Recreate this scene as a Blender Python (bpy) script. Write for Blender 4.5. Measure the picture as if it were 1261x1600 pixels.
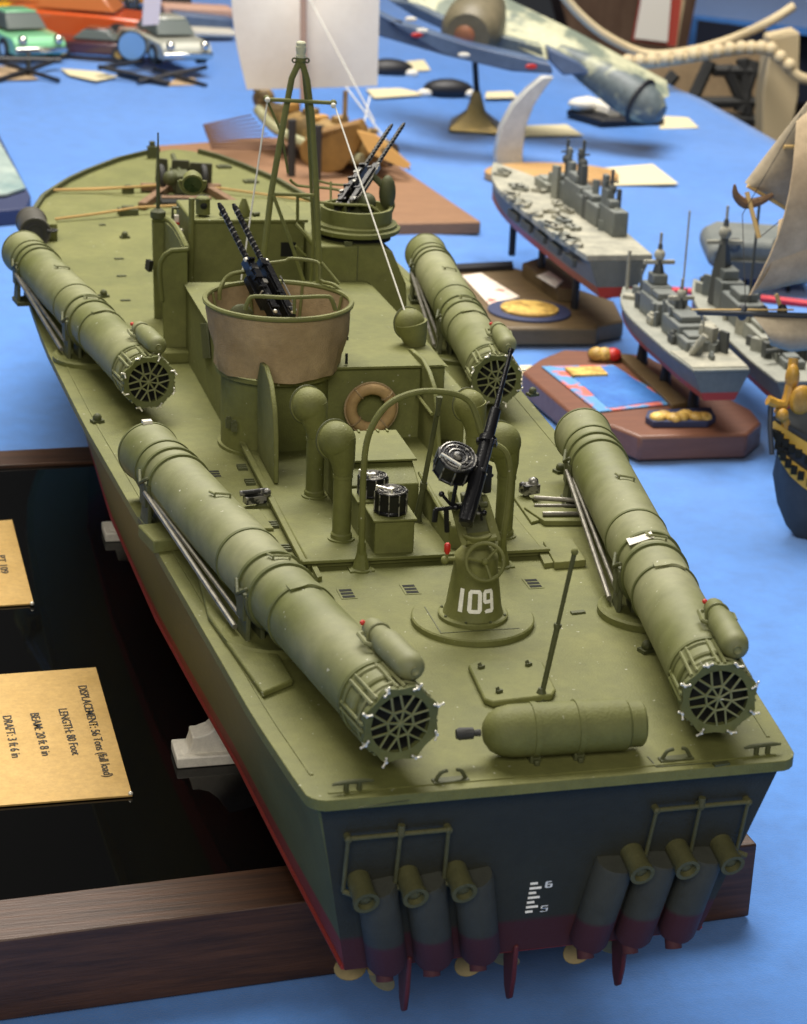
import bpy, bmesh, math, random
from mathutils import Matrix, Vector
random.seed(7)
S = bpy.context.scene
K = 0.03            # one boat unit is 30 mm: the display model is about 0.9 m long
R = math.radians; pi = math.pi; cos = math.cos; sin = math.sin
for o in list(bpy.data.objects): bpy.data.objects.remove(o)

# ---------------------------------------------------------------- camera
cd = bpy.data.cameras.new('camera'); cam = bpy.data.objects.new('camera', cd); S.collection.objects.link(cam); S.camera = cam
cr, cu, cf = Vector((0.94985, -0.30486, 0.06959)), Vector((0.05428, 0.37991, 0.92343)), Vector((0.30795, 0.87335, -0.3774))
mw = Matrix((cr, cu, -cf)).transposed().to_4x4(); mw.translation = Vector((-5.75025, -16.25076, 8.97026)) * K
cam.matrix_world = mw
cd.sensor_fit = 'VERTICAL'; cd.sensor_height = 24; cd.lens = 49.53211
cd.shift_x = -0.17096; cd.shift_y = 0.07003
cd.clip_start = .02; cd.clip_end = 60
cd.dof.use_dof = True; cd.dof.focus_distance = 24.5 * K; cd.dof.aperture_fstop = 21

# ---------------------------------------------------------------- light: the hall's ceiling panels and a frontal fill, no daylight
S.view_settings.view_transform = 'Standard'; S.view_settings.look = 'None'; S.view_settings.exposure = 0; S.view_settings.gamma = 1
W = bpy.data.worlds.new('World'); S.world = W; W.use_nodes = True
W.node_tree.nodes['Background'].inputs[0].default_value = (.88, .92, 1, 1); W.node_tree.nodes['Background'].inputs[1].default_value = .032
def panel(loc, aim, sx, sy, power, col):
    l = bpy.data.lights.new('light_panel', 'AREA'); l.shape = 'RECTANGLE'; l.size = sx*K; l.size_y = sy*K; l.energy = power; l.color = col
    o = bpy.data.objects.new('light_panel', l); S.collection.objects.link(o); o.location = Vector(loc)*K
    o.rotation_euler = (Vector(aim)-Vector(loc)).to_track_quat('-Z', 'Y').to_euler()
panel((-8, 24, 36), (0, 12, 0), 18, 16, 14.5, (1, .94, .82))
panel((14, 48, 54), (9, 46, -4), 40, 30, 62, (1, .95, .88))
panel((-14, -50, 38), (2, 8, 0), 44, 22, 23, (1, .94, .84))  # low frontal fill from behind the camera, source unseen

# ---------------------------------------------------------------- mesh builder
class B:
    def __init__(s, M=None): s.bm = bmesh.new(); s.M = M or Matrix()
    def v(s, p): return s.bm.verts.new(s.M @ Vector(p))
    def f(s, vs):
        try: return s.bm.faces.new(vs)
        except ValueError: return None
    def box(s, a, b, c, d, e, g, M=None):
        P = [(x, y, z) for z in (e, g) for y in (c, d) for x in (a, b)]
        if M: P = [M @ Vector(p) for p in P]
        q = [s.v(p) for p in P]
        for i in ((0, 2, 3, 1), (4, 5, 7, 6), (0, 1, 5, 4), (2, 6, 7, 3), (0, 4, 6, 2), (1, 3, 7, 5)): s.f([q[j] for j in i])
        return s
    def cbox(s, c, w, d, h, rz=0): # centre of base
        return s.box(-w/2, w/2, -d/2, d/2, 0, h, Matrix.Translation(c) @ Matrix.Rotation(rz, 4, 'Z'))
    def loft(s, rings, caps=True, closed=True):
        vr = [[s.v(p) for p in r] for r in rings]; n = len(vr[0])
        for a, b in zip(vr, vr[1:]):
            for i in range(n if closed else n-1):
                j = (i+1) % n; s.f([a[i], a[j], b[j], b[i]])
        if caps: s.f(vr[0][::-1]); s.f(vr[-1])
        return s
    def prism(s, pts, z0, z1, M=None):
        M = M or Matrix()
        return s.loft([[M @ Vector((p[0], p[1], z0 + (p[2] if len(p) > 2 else 0))) for p in pts], [M @ Vector((p[0], p[1], z1 + (p[2] if len(p) > 2 else 0))) for p in pts]])
    def lathe(s, prof, seg=32, M=None, caps=True, sx=1, sy=1):
        M = M or Matrix()
        return s.loft([[M @ Vector((r*cos(2*pi*i/seg)*sx, r*sin(2*pi*i/seg)*sy, z)) for i in range(seg)] for r, z in prof], caps)
    def ball(s, c, r, seg=20, sc=(1, 1, 1)):
        pr = [(max(r*sin(pi*i/10), r*.02), -r*cos(pi*i/10)) for i in range(11)]
        return s.lathe(pr, seg, Matrix.Translation(c) @ Matrix.Diagonal((*sc, 1)))
    def tube(s, pts, r, seg=10, smooth=0, closed=False):
        P = [Vector(p) for p in pts]; n0 = len(P)
        rs = list(r) if hasattr(r, '__len__') else [r]*n0
        if smooth:
            Q = []; RR = []
            m = n0 if closed else n0-1
            for i in range(m):
                p0 = P[(i-1) % n0] if (closed or i > 0) else P[0]; p1 = P[i]; p2 = P[(i+1) % n0]; p3 = P[(i+2) % n0] if (closed or i+2 < n0) else p2
                for k in range(smooth):
                    t = k/smooth
                    Q.append(.5*((2*p1)+(p2-p0)*t+(2*p0-5*p1+4*p2-p3)*t*t+(3*p1-p0-3*p2+p3)*t**3)); RR.append(rs[i]*(1-t)+rs[(i+1) % n0]*t)
            if not closed: Q.append(P[-1]); RR.append(rs[-1])
            P, rs = Q, RR
        n = len(P); rings = []; nrm = None
        for i in range(n):
            a = P[(i-1) % n] if (closed or i) else P[i]; b = P[(i+1) % n] if (closed or i < n-1) else P[i]
            t = (b-a).normalized()
            if nrm is None: nrm = t.orthogonal().normalized()
            nrm = (nrm - t*nrm.dot(t)).normalized(); bn = t.cross(nrm)
            rings.append([P[i]+(nrm*cos(2*pi*k/seg)+bn*sin(2*pi*k/seg))*rs[i] for k in range(seg)])
        if closed: rings.append(rings[0])
        return s.loft(rings, not closed)
    def torus(s, c, Rr, r, M=None, seg=36, sg=8, a0=0, a1=2*pi):
        M = (Matrix.Translation(c)) @ (M or Matrix()); full = abs(a1-a0-2*pi) < 1e-6
        n = seg if full else seg+1
        return s.tube([M @ Vector((Rr*cos(a0+(a1-a0)*i/seg), Rr*sin(a0+(a1-a0)*i/seg), 0)) for i in range(n)], r, sg, closed=full)
    def rod(s, a, b, r, r2=None, seg=10): return s.tube([a, b], [r, r2 if r2 is not None else r], seg)
    def beam(s, a, b, w, h):
        a = Vector(a); b = Vector(b); d = b-a; L = d.length; q = d.to_track_quat('Y', 'Z').to_matrix().to_4x4()
        return s.box(-w/2, w/2, 0, L, -h/2, h/2, Matrix.Translation(a) @ q)
    def extr(s, pts, off): # polygon of 3D points thickened by a vector
        off = Vector(off); return s.loft([[Vector(p) for p in pts], [Vector(p)+off for p in pts]])

class Mat: pass
def tagp(o, label, cat=None, group=None, kind=None):
    if label: o['label'] = label
    if cat: o['category'] = cat
    if group: o['group'] = group
    if kind: o['kind'] = kind
    return o
def org(o):
    v = Vector((0, 0, 0))
    while o is not None: v += Vector(o.get('_l', (0, 0, 0))); o = o.parent
    return v
def thing(name, label, cat, loc, group=None):
    o = bpy.data.objects.new(name, None); S.collection.objects.link(o); o.location = Vector(loc)*K; ORG[o.name] = Vector(loc); o.empty_display_size = .02
    return tagp(o, label, cat, group)
ORG = {}
def base_of(o):
    while o.parent is not None: o = o.parent
    return ORG.get(o.name, Vector((0, 0, 0)))
def obj(name, b, mat, parent=None, label=None, bev=0, cat=None, kind=None, group=None, smooth=35, orig=None):
    bmesh.ops.remove_doubles(b.bm, verts=b.bm.verts, dist=1e-5)
    bmesh.ops.recalc_face_normals(b.bm, faces=b.bm.faces)
    o0 = base_of(parent) if parent is not None else Vector(orig or (0, 0, 0))
    for v in b.bm.verts: v.co = (v.co - o0)*K
    me = bpy.data.meshes.new(name); b.bm.to_mesh(me); b.bm.free()
    me.materials.append(mat)
    me.shade_smooth(); me.set_sharp_from_angle(angle=R(smooth))
    o = bpy.data.objects.new(name, me); S.collection.objects.link(o)
    if parent is not None: o.parent = parent
    else: o.location = o0*K; ORG[o.name] = o0
    if bev:
        m = o.modifiers.new('bevel', 'BEVEL'); m.width = bev*K; m.segments = 2; m.limit_method = 'ANGLE'; m.angle_limit = R(40)
        m.harden_normals = False
    return tagp(o, label, cat, group, kind)

# ---------------------------------------------------------------- materials
def mat(name, col, rough=.6, metal=0, col2=None, nscale=3, mixw=.5, stretch=(1, 1, 1), bump=0, bscale=40, spec=.5, dust=0, coat=0, sheen=0, trans=0, sharp=False, fine=.14):
    m = bpy.data.materials.new(name); m.use_nodes = True; N = m.node_tree.nodes; L = m.node_tree.links; p = N['Principled BSDF']
    p.inputs['Base Color'].default_value = (*col, 1); p.inputs['Roughness'].default_value = rough; p.inputs['Metallic'].default_value = metal
    p.inputs['Specular IOR Level'].default_value = spec; p.inputs['Coat Weight'].default_value = coat; p.inputs['Sheen Weight'].default_value = sheen; p.inputs['Transmission Weight'].default_value = trans
    tc = N.new('ShaderNodeTexCoord'); mp = N.new('ShaderNodeMapping'); L.new(tc.outputs['Object'], mp.inputs[0])
    for i in range(3): mp.inputs['Scale'].default_value[i] = stretch[i]/K
    last = None
    if col2 is not None:
        n = N.new('ShaderNodeTexNoise'); n.inputs['Scale'].default_value = nscale; n.inputs['Detail'].default_value = 6; n.inputs['Roughness'].default_value = .6; L.new(mp.outputs[0], n.inputs[0])
        r = N.new('ShaderNodeValToRGB'); w = .04 if sharp else .22
        r.color_ramp.elements[0].position = mixw-w; r.color_ramp.elements[1].position = mixw+w
        r.color_ramp.elements[0].color = (*col, 1); r.color_ramp.elements[1].color = (*col2, 1); L.new(n.outputs[0], r.inputs[0]); last = r.outputs[0]
        nf = N.new('ShaderNodeTexNoise'); nf.inputs['Scale'].default_value = nscale*7; nf.inputs['Detail'].default_value = 8; nf.inputs['Roughness'].default_value = .7; L.new(mp.outputs[0], nf.inputs[0])
        mf = N.new('ShaderNodeMapRange'); mf.inputs[1].default_value = .3; mf.inputs[2].default_value = .7; mf.inputs[3].default_value = 1-fine; mf.inputs[4].default_value = 1+fine; L.new(nf.outputs[0], mf.inputs[0])
        vm = N.new('ShaderNodeVectorMath'); vm.operation = 'SCALE'; L.new(last, vm.inputs[0]); L.new(mf.outputs[0], vm.inputs[3]); last = vm.outputs[0]
        L.new(last, p.inputs['Base Color'])
        mr = N.new('ShaderNodeMapRange'); mr.inputs[3].default_value = rough-.07; mr.inputs[4].default_value = min(1, rough+.09); L.new(n.outputs[0], mr.inputs[0]); L.new(mr.outputs[0], p.inputs['Roughness'])
    if dust:
        n = N.new('ShaderNodeTexNoise'); n.inputs['Scale'].default_value = 16; n.inputs['Detail'].default_value = 2; L.new(mp.outputs[0], n.inputs[0])
        r = N.new('ShaderNodeValToRGB'); r.color_ramp.elements[0].position = .735; r.color_ramp.elements[1].position = .765; L.new(n.outputs[0], r.inputs[0])
        mx = N.new('ShaderNodeMix'); mx.data_type = 'RGBA'; L.new(last, mx.inputs[6]) if last else None
        if not last: mx.inputs[6].default_value = (*col, 1)
        mx.inputs[7].default_value = (.55, .55, .45, 1)
        mm = N.new('ShaderNodeMath'); mm.operation = 'MULTIPLY'; mm.inputs[1].default_value = dust; L.new(r.outputs[0], mm.inputs[0]); L.new(mm.outputs[0], mx.inputs[0])
        L.new(mx.outputs[2], p.inputs['Base Color'])
    if bump:
        n = N.new('ShaderNodeTexNoise'); n.inputs['Scale'].default_value = bscale; n.inputs['Detail'].default_value = 3; L.new(mp.outputs[0], n.inputs[0])
        bm_ = N.new('ShaderNodeBump'); bm_.inputs['Strength'].default_value = bump; bm_.inputs['Distance'].default_value = .05*K; L.new(n.outputs[0], bm_.inputs['Height']); L.new(bm_.outputs[0], p.inputs['Normal'])
    return m
olive = mat('olive_paint', (.104, .113, .024), .68, col2=(.160, .163, .046), nscale=.9, bump=.15, dust=.55)
olive_deck = mat('olive_deck_paint', (.102, .110, .024), .68, col2=(.160, .162, .046), nscale=.8, bump=.2, dust=.6)
olive_tube = mat('olive_dusty_paint', (.122, .133, .036), .60, col2=(.27, .27, .15), nscale=.6, mixw=.55, bump=.10, bscale=110, dust=.9)
olive_band = mat('washed_olive_paint', (.075, .085, .022), .66, col2=(.12, .13, .038), nscale=2, bump=.1)  # dark wash; the bands' shadow edges are in this tone too
olive_dark = mat('dark_olive_paint', (.055, .062, .020), .65, col2=(.08, .085, .03), nscale=2, bump=.2)
exh = mat('exhaust_paint', (.060, .060, .020), .7, col2=(.095, .09, .032), nscale=2, bump=.2)
gun_black = mat('black_gunmetal', (.010, .010, .012), .33, metal=.3, bump=.1)
gun_worn = mat('drybrushed_gunmetal', (.012, .012, .014), .36, metal=.55, col2=(.42, .41, .38), nscale=7, mixw=.66, sharp=True)
gun_hi = mat('worn_gun_edges', (.30, .29, .26), .35, metal=.5, col2=(.03, .03, .03), nscale=9, mixw=.52, sharp=True)
steel = mat('bare_steel', (.38, .36, .31), .4, metal=.8, col2=(.16, .15, .12), nscale=6)
silver = mat('silver_paint', (.80, .77, .66), .4, metal=.5)
white = mat('white_paint', (.93, .92, .84), .5, col2=(.78, .76, .68), nscale=3, bump=.1)
cream = mat('white_resin', (.80, .76, .66), .55, col2=(.70, .66, .56), nscale=2)
canvas = mat('tan_canvas', (.25, .17, .08), .9, col2=(.42, .31, .175), nscale=1.3, bump=.35, bscale=60)
ring_tan = mat('tan_life_ring', (.30, .185, .07), .75, col2=(.40, .27, .12), nscale=2)
rope = mat('rope', (.50, .42, .28), .9, bump=.5, bscale=80)
thread = mat('white_thread', (.72, .70, .62), .8)
dark = mat('dark_recess', (.006, .007, .004), .9)
redp = mat('red_paint', (.50, .02, .012), .45)
timber = mat('timber', (.20, .115, .055), .7, col2=(.13, .07, .035), nscale=3, stretch=(6, 1, 6))
rubber = mat('dark_rubber', (.03, .030, .028), .7, bump=.2)
wood = mat('walnut', (.092, .038, .016), .5, col2=(.026, .011, .006), nscale=1.6, mixw=.5, stretch=(.35, 7, 7), bump=.12, bscale=6)
acryl = mat('black_acrylic', (.003, .003, .003), .05, spec=.28)
brass = mat('brass_plate', (.46, .29, .085), .5, metal=.25, col2=(.52, .34, .115), nscale=2)
ink = mat('black_ink', (.012, .010, .008), .6)
bronze = mat('bronze', (.50, .36, .13), .38, metal=.55, col2=(.36, .27, .12), nscale=2)
redrud = mat('red_antifouling', (.10, .012, .014), .55, col2=(.07, .01, .01), nscale=2)
ply = mat('plinth_wood', (.29, .155, .08), .6, col2=(.22, .115, .058), nscale=.8, stretch=(1, 5, 5))
# hull: olive above the waterline, red antifouling below (the paint line is on the hull)
def two_tone(name, top, bot, zline, soft=.03, rough=.58):
    m = mat(name, top, rough, col2=tuple(c*1.28 for c in top), nscale=.9, bump=.15); N = m.node_tree.nodes; L = m.node_tree.links; p = N['Principled BSDF']
    src = p.inputs['Base Color'].links[0].from_socket
    tc = N.new('ShaderNodeTexCoord'); g = N.new('ShaderNodeSeparateXYZ'); L.new(tc.outputs['Object'], g.inputs[0])
    r = N.new('ShaderNodeMapRange'); r.inputs[1].default_value = (zline-soft)*K; r.inputs[2].default_value = (zline+soft)*K; ma = N.new('ShaderNodeMath'); ma.operation = 'MULTIPLY_ADD'; ma.inputs[1].default_value = .022; L.new(g.outputs[1], ma.inputs[0]); L.new(g.outputs[2], ma.inputs[2]); L.new(ma.outputs[0], r.inputs[0])
    mx = N.new('ShaderNodeMix'); mx.data_type = 'RGBA'; mx.inputs[6].default_value = (*bot, 1); L.new(r.outputs[0], mx.inputs[0]); L.new(src, mx.inputs[7]); L.new(mx.outputs[2], p.inputs['Base Color'])
    return m
# ================================================================ the model boat
boat = thing('torpedo_boat_model', 'large olive green torpedo boat model numbered 109 with four torpedo tubes, in the foreground', 'model boat', (0, 12, -2.6))
hull_m = two_tone('hull_paint', (.085, .092, .026), (.24, .020, .012), .485)
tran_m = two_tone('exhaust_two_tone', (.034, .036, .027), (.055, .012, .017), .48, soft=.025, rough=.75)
def sheer(y):
    t = min(max((y-2)/19, 0), 1); return -.38*t*t*(3-2*t)
PE = [(0, -2.37), (1.77, -2.572), (4.4, -2.767), (7.6, -2.99), (11.3, -3.22), (15.4, -3.39), (18.2, -3.415), (21.2, -3.37), (23.4, -3.19), (25.8, -2.66), (27.3, -2.04), (28.2, -1.56), (29.4, -.8), (30.3, .02), (30.75, .6)]
SE = [(0, 2.33), (1.5, 2.50), (4.4, 2.73), (7.6, 2.95), (11.3, 3.14), (14.9, 3.34), (18.2, 3.38), (21.2, 3.27), (24.4, 2.90), (26, 2.68), (27.4, 2.41), (28.8, 1.95), (29.8, 1.55), (30.5, 1.1), (30.75, .7)]
def interp(T, y):
    if y <= T[0][0]: return T[0][1]
    for (a, b), (c, d) in zip(T, T[1:]):
        if y <= c: t = (y-a)/(c-a); return b+(d-b)*t
    return T[-1][1]
ys = [0, .03, .08, .15, .5, 1, 1.5, 2, 3, 4, 5, 6, 7, 8, 9, 10, 11, 12, 13, 14, 15, 16, 17, 18, 19, 20, 21, 22, 23, 24, 25, 25.8, 26.5, 27.3, 27.8, 28.2, 28.8, 29.4, 29.8, 30.3, 30.55, 30.75]
b = B(); NX = 10; G = []
for y in ys:
    p, s = interp(PE, y), interp(SE, y)
    e_ = {0: .15, .03: .08, .08: .035, .15: .008}.get(y, 0); p += e_; s -= e_      # rounded stern corners
    G.append([(p+(s-p)*i/NX, y, sheer(y)) for i in range(NX+1)])
top = [[b.v(q) for q in r] for r in G]; bot = [[b.v((q[0], q[1], q[2]-.11)) for q in r] for r in G]
for i in range(len(G)-1):
    for j in range(NX):
        b.f([top[i][j], top[i][j+1], top[i+1][j+1], top[i+1][j]]); b.f([bot[i][j], bot[i+1][j], bot[i+1][j+1], bot[i][j+1]])
    b.f([top[i][0], top[i+1][0], bot[i+1][0], bot[i][0]]); b.f([top[i][NX], bot[i][NX], bot[i+1][NX], top[i+1][NX]])
for j in range(NX):
    b.f([top[0][j], bot[0][j], bot[0][j+1], top[0][j+1]]); b.f([top[-1][j], top[-1][j+1], bot[-1][j+1], bot[-1][j]])
obj('deck', b, olive_deck, boat, bev=.018)
# thin raised margin strake just inside the deck edge
b = B()
for T, sg in ((PE, 1), (SE, -1)):
    rr = []
    for y in [q for q in ys if .3 < q < 30]:
        x = interp(T, y)+sg*.17; z = sheer(y); rr.append([(x-.016, y, z-.01), (x-.016, y, z+.010), (x+.016, y, z+.010), (x+.016, y, z-.01)])
    b.loft(rr)
b.box(-2.18, 2.14, .12, .15, -.01, .010)
obj('margin_strip', b, olive_deck, boat)
b = B(); rings = []
CH = [(0.2, 1.83), (2.8, 2.0), (5.2, 2.14), (7.3, 2.33), (9.4, 2.5), (13.2, 2.66), (17.2, 2.64), (20, 2.35), (23, 1.7), (26, 1.05), (28.5, .5), (30, .15)]
def zc(y): return -2.29 if y < 16 else -2.29+1.2*((y-16)/14)**1.7
for y in [.2, 1, 2, 3, 4, 5, 6, 7, 8, 9, 10, 11, 12, 13, 14, 15, 16, 17, 18, 19, 20, 21, 22, 23, 24, 25, 26, 27, 28, 29, 29.9]:
    p, s, c, z = interp(PE, y)+.11, interp(SE, y)-.11, interp(CH, y), sheer(y)-.10
    cs = (p+s)/2*min(1, max(0, (y-20)/8)); k = zc(y); kk = k-.22-.25*min(1, y/8)*(1 if y < 22 else max(0, (30-y)/8))
    rk = .265*min(1, max(0, 1-(y-1)/5))
    row = []
    for u in (0, .15, .35, .55, .75, .9, 1): zz = z+(k-z)*u; row.append((p+(-c+cs-p)*(u**.9), y+rk*(-.276-zz)+(.04 if y < 1 else 0), zz))
    row.append((cs, y+rk*(-.276-kk), kk if y > 1 else k-.02))
    for u in (1, .9, .75, .55, .35, .15, 0): zz = z+(k-z)*u; row.append((s+(c+cs-s)*(u**.9), y+rk*(-.276-zz)+(.04 if y < 1 else 0), zz))
    rings.append(row)
b.loft(rings)
hull = obj('hull', b, hull_m, boat)
tp_m = two_tone('transom_shaded_paint', (.020, .021, .013), (.050, .010, .012), .485, soft=.03, rough=.7)  # upper coat near black; the red below has the stern's shade mixed in
b = B(); P_ = [(-2.24, -.13), (2.24, -.13), (1.83, -2.285), (-1.83, -2.285)]
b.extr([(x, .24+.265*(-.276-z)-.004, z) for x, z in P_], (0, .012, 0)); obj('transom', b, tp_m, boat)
b = B()   # spray rail along the chine
for sg in (-1, 1): b.tube([(sg*interp(CH, y), y+.265*max(0, 1-y/6)*2, zc(y)+.02) for y in (.3, 1, 2, 3, 4, 5, 6, 7.3, 9.4, 11, 13.2, 15, 17)], .035, 6)
obj('chine_rail', b, hull_m, hull)

# ---- deck fittings helper
def Dz(x, y, h=0): return (x, y, sheer(y)+h)
def TR(p, rz=0): return Matrix.Translation(p) @ Matrix.Rotation(rz, 4, 'Z')

# ---- torpedo tubes
NUTS = None
def tube(cap, front, r, patch=False, label=None):
    a = Vector(cap); L = 8.0; d = (Vector(front)-a).normalized()
    rt = d.cross(Vector((0, 0, 1))).normalized(); up = rt.cross(d)
    M = Matrix((rt, up, d)).transposed().to_4x4(); M.translation = a          # local x right, y up, z towards the bow
    b = B(M); b.lathe([(r*.96, .30), (r, .32), (r, 7.9), (r+.012, 7.93), (r+.012, 8.0), (r*.93, 8.0), (r*.92, 7.8), (.02, 7.8)], 48)
    barrel = obj('torpedo_tube', b, olive_tube, boat, label, smooth=30)
    for z, w, hgt in ((.60, .045, .016), (2.57, .035, .018), (3.15, .05, .026), (3.50, .05, .026), (4.24, .045, .012), (6.74, .05, .026), (7.02, .05, .026), (7.32, .04, .016), (8.0, .04, .022)):
        c = B(M); c.lathe([(r-.01, z-w/2), (r+hgt, z-w/2), (r+hgt, z+w/2), (r-.01, z+w/2)], 48); obj('band', c, olive_band, barrel)
    # clamp joining plates on the upper side
    c = B(M)
    c.loft([[(r+.03)*Vector((sin(q), cos(q), 0)) + Vector((0, 0, z)) for z in (2.50+.02*sin(9*q), 2.64+.012*sin(23*q))] + [(r+.005)*Vector((sin(q), cos(q), 0)) + Vector((0, 0, z)) for z in (2.64, 2.50)] for q in [-.42+.1*i for i in range(10)]])
    obj('seam_patch', c, olive_tube, barrel)
    for ang, z in ((.15, 5.3), (.12, 3.33)):
        c = B(M)
        n = Vector((sin(ang), cos(ang), 0)); t = Vector((cos(ang), -sin(ang), 0))
        q = n*r+Vector((0, 0, z)); e = Vector((0, 0, 1))
        c.rod(q-t*.09-n*.01, q-t*.09+n*.03, .012); c.rod(q+t*.09-n*.01, q+t*.09+n*.03, .012); c.rod(q-t*.09+n*.03, q+t*.09+n*.03, .014, seg=6); c.rod(q-t*.09+n*.02, q-t*.12+n*.015+e*.10, .014, seg=6)
        obj('clasp', c, olive_tube, barrel)
    # breech ring with raised frames
    c = B(M); c.lathe([(r*.90, .05), (r*.90, .32)], 48, caps=False)
    for i in range(8):
        q0, q1 = 2*pi*(i+.12)/8, 2*pi*(i+.88)/8
        ar = [q0+(q1-q0)*k/6 for k in range(7)]; ro = r*1.02
        for zz in (.12, .50): c.tube([(ro*sin(q), ro*cos(q), zz) for q in ar], .017, 5)
        for q in (q0, q1): c.rod((ro*sin(q), ro*cos(q), .02), (ro*sin(q), ro*cos(q), .55), .017, seg=5)
    obj('breech_frame', c, olive_tube, barrel)
    # scalloped end cap: ring, recessed dish, web of ribs
    n = 64; c = B(M)
    def sc(i): ph = 2*pi*(i/n+.5/8); return r*(.985+.10*abs(cos(4*ph))**2.4)
    def pt(i, rad, z): q = 2*pi*i/n; return (rad*sin(q), rad*cos(q), z)
    c.loft([[pt(i, r*.80, z) for i in range(n)] for z in (.06,)]+[[pt(i, r*.80, 0) for i in range(n)], [pt(i, sc(i), -.015) for i in range(n)], [pt(i, sc(i), .05) for i in range(n)], [pt(i, r*.9, .09) for i in range(n)]], caps=False)
    cap_o = obj('end_cap', c, olive_band, barrel)
    c = B(M); c.lathe([(r*.80, .05), (r*.82, .19), (.01, .20)], 48, caps=False); obj('dish', c, dark, barrel)
    c = B(M); hx = [Vector((r*.37*sin(2*pi*i/8+.2), r*.37*cos(2*pi*i/8+.2), .0)) for i in range(8)]
    c.tube(hx, .014, 5, closed=True); c.lathe([(.03, .03), (.03, -.01), (.01, -.02)], 10)
    for i, h in enumerate(hx):
        c.rod((0, 0, .0), h, .012, seg=5)
        q = 2*pi*i/8+.2
        for s_ in (-.24, .24): c.rod(h, (r*.81*sin(q+s_), r*.81*cos(q+s_), .0), .012, seg=5)
    obj('rib_web', c, olive_tube, barrel)
    for i in range(8):
        q = 2*pi*(i+.5)/8; x, y = r*1.06*sin(q), r*1.06*cos(q); w = random.uniform(0, pi)
        c = B(M); c.rod((x, y, .02), (x, y, -.05), .014, seg=6)
        for s_ in (0, 2.2): e = (x+.047*cos(w+s_), y+.047*sin(w+s_), -.05); c.rod((x, y, -.035), e, .010, seg=5); c.ball(e, .014, 6)
        obj('wing_nut', c, silver, barrel)
    # impulse bottle riding on top of the breech
    ob = Vector((.30, r+.14, 0))
    c = B(M); c.lathe([(.02, .10), (.04, .085), (.045, .10), (.09, .115), (.125, .16), (.138, .22), (.138, .70), (.13, .80), (.105, .88), (.105, 1.12), (.09, 1.17), (.04, 1.20)], 24, Matrix.Translation((.16, r+.10, 0)))
    bo = obj('impulse_bottle', c, olive_tube, barrel)
    c = B(M); c.torus((.16, r+.10, .97), .112, .014); c.tube([(.04, r+.10, 1.05), (-.01, r+.10, 1.05), (-.01, r+.08, .86), (.05, r+.06, .84)], .022, 6); c.tube([(.28, r+.10, 1.02), (.33, r+.09, 1.0), (.33, r+.08, .88), (.28, r+.08, .86)], .018, 6)
    c.box(.04, .28, r-.03, r+.05, .30, .36); c.box(.06, .26, r-.03, r+.05, .85, .9)
    obj('bottle_bracket', c, olive_tube, bo)
    c = B(M); c.ball((.07, r+.16, 1.15), .028, 8); obj('red_tip', c, redp, bo)
    # cradles
    down = a.z
    def ground(lx, z): p = M @ Vector((lx, 0, z)); return (sheer(p.y)-p.z)
    for z, base in ((3.33, True), (6.88, False)):
        g = ground(0, z); c = B(M)
        for zz in (-.16, .16):
            c.loft([[((r+e)*cos(q), (r+e)*sin(q), z+zz+w) for e, w in ((0, -.03), (.05, -.03), (.05, .03), (0, .03))] for q in [pi*.97+(pi*1.06)*k/14 for k in range(15)]])
        for lx in (-.36, -.2, .2, .34):
            c.extr([(lx-.03, g, z-.17), (lx-.03, g, z+.17), (lx*.93-.03, -r*.55, z+.12), (lx*.93-.03, -r*.55, z-.12)], (.05, 0, 0))
        c.box(-.40, .38, g, g+.07, z-.22, z+.22)
        c.box(-.40, -.30, -r*.72, .04, z-.11, z+.11)
        c.tube([(-r-.03, .12, z-.16), (-r-.07, .02, z), (-r-.03, .12, z+.16)], .025, 6)
        obj('cradle', c, olive_dark, barrel, bev=.012)
        if base:
            p = M @ Vector((0, g, z)); c = B(); c.lathe([(.56, -.02), (.56, .075), (.53, .095), (.50, .08), (.05, .08)], 40, Matrix.Translation(p)); obj('turntable', c, olive_deck, barrel)
    g1 = ground(-.4, 3.3); g2 = -.02
    c = B(M); c.rod((-r-.08, g1+.16, 3.38), (-r-.05, -.06, 6.75), .030, seg=8); obj('steel_rod', c, steel, barrel)
    c = B(M); c.rod((-r-.0, g1+.24, 3.40), (-r+.02, -.12, 6.70), .026, seg=8); obj('steel_rod', c, steel, barrel)
    return barrel, M
T1, M1 = tube((-1.50483, 0.28282, 0.56), (-2.78495, 8.46432, 0.45797), .352, label='torpedo tube with a torn paper patch')
T2, M2 = tube((1.56923, 0.30863, 0.56), (2.78546, 8.21439, 0.46464), .352, label='torpedo tube with a white paper scrap near its clamp')
T3, M3 = tube((-2.34893, 11.2619, 0.37714), (-3.38144, 19.07749, 0.19088), .345)
T4, M4 = tube((2.40527, 10.95337, 0.38638), (3.35468, 18.75261, 0.19469), .345)
for o in (T1, T3, T4):
    if 'label' in o: del o['label']
c = B(M2); c.box(-.16, .12, .30, .304, 3.30, 3.5, Matrix.Rotation(.35, 4, 'Z') @ Matrix.Translation((0, .055, 0))); obj('paper_scrap', c, cream, T2)
c = B(M1); c.box(-.07, .04, .345, .40, 7.96, 8.04); obj('paint_chip', c, cream, T1)
# deck blocks beside the aft port tube
b = B(); b.extr([(-2.41538, 2.13973, -6e-05), (-2.07035, 2.3777, -0.00044), (-2.26307, 6.37815, -0.05123), (-2.54263, 5.95738, -0.04259), (-2.64135, 4.11796, -0.01311)], (0, 0, .075)); obj('sloped_deck_block', b, olive_deck, boat, bev=.02)
for q in ((-2.83356, 6.45867, -0.05296), (-2.51976, 6.52147, -0.05432)):
    b = B(); b.cbox(q, .34, .55, .16, .2); obj('deck_chock_block', b, olive_deck, boat, bev=.02)

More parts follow.
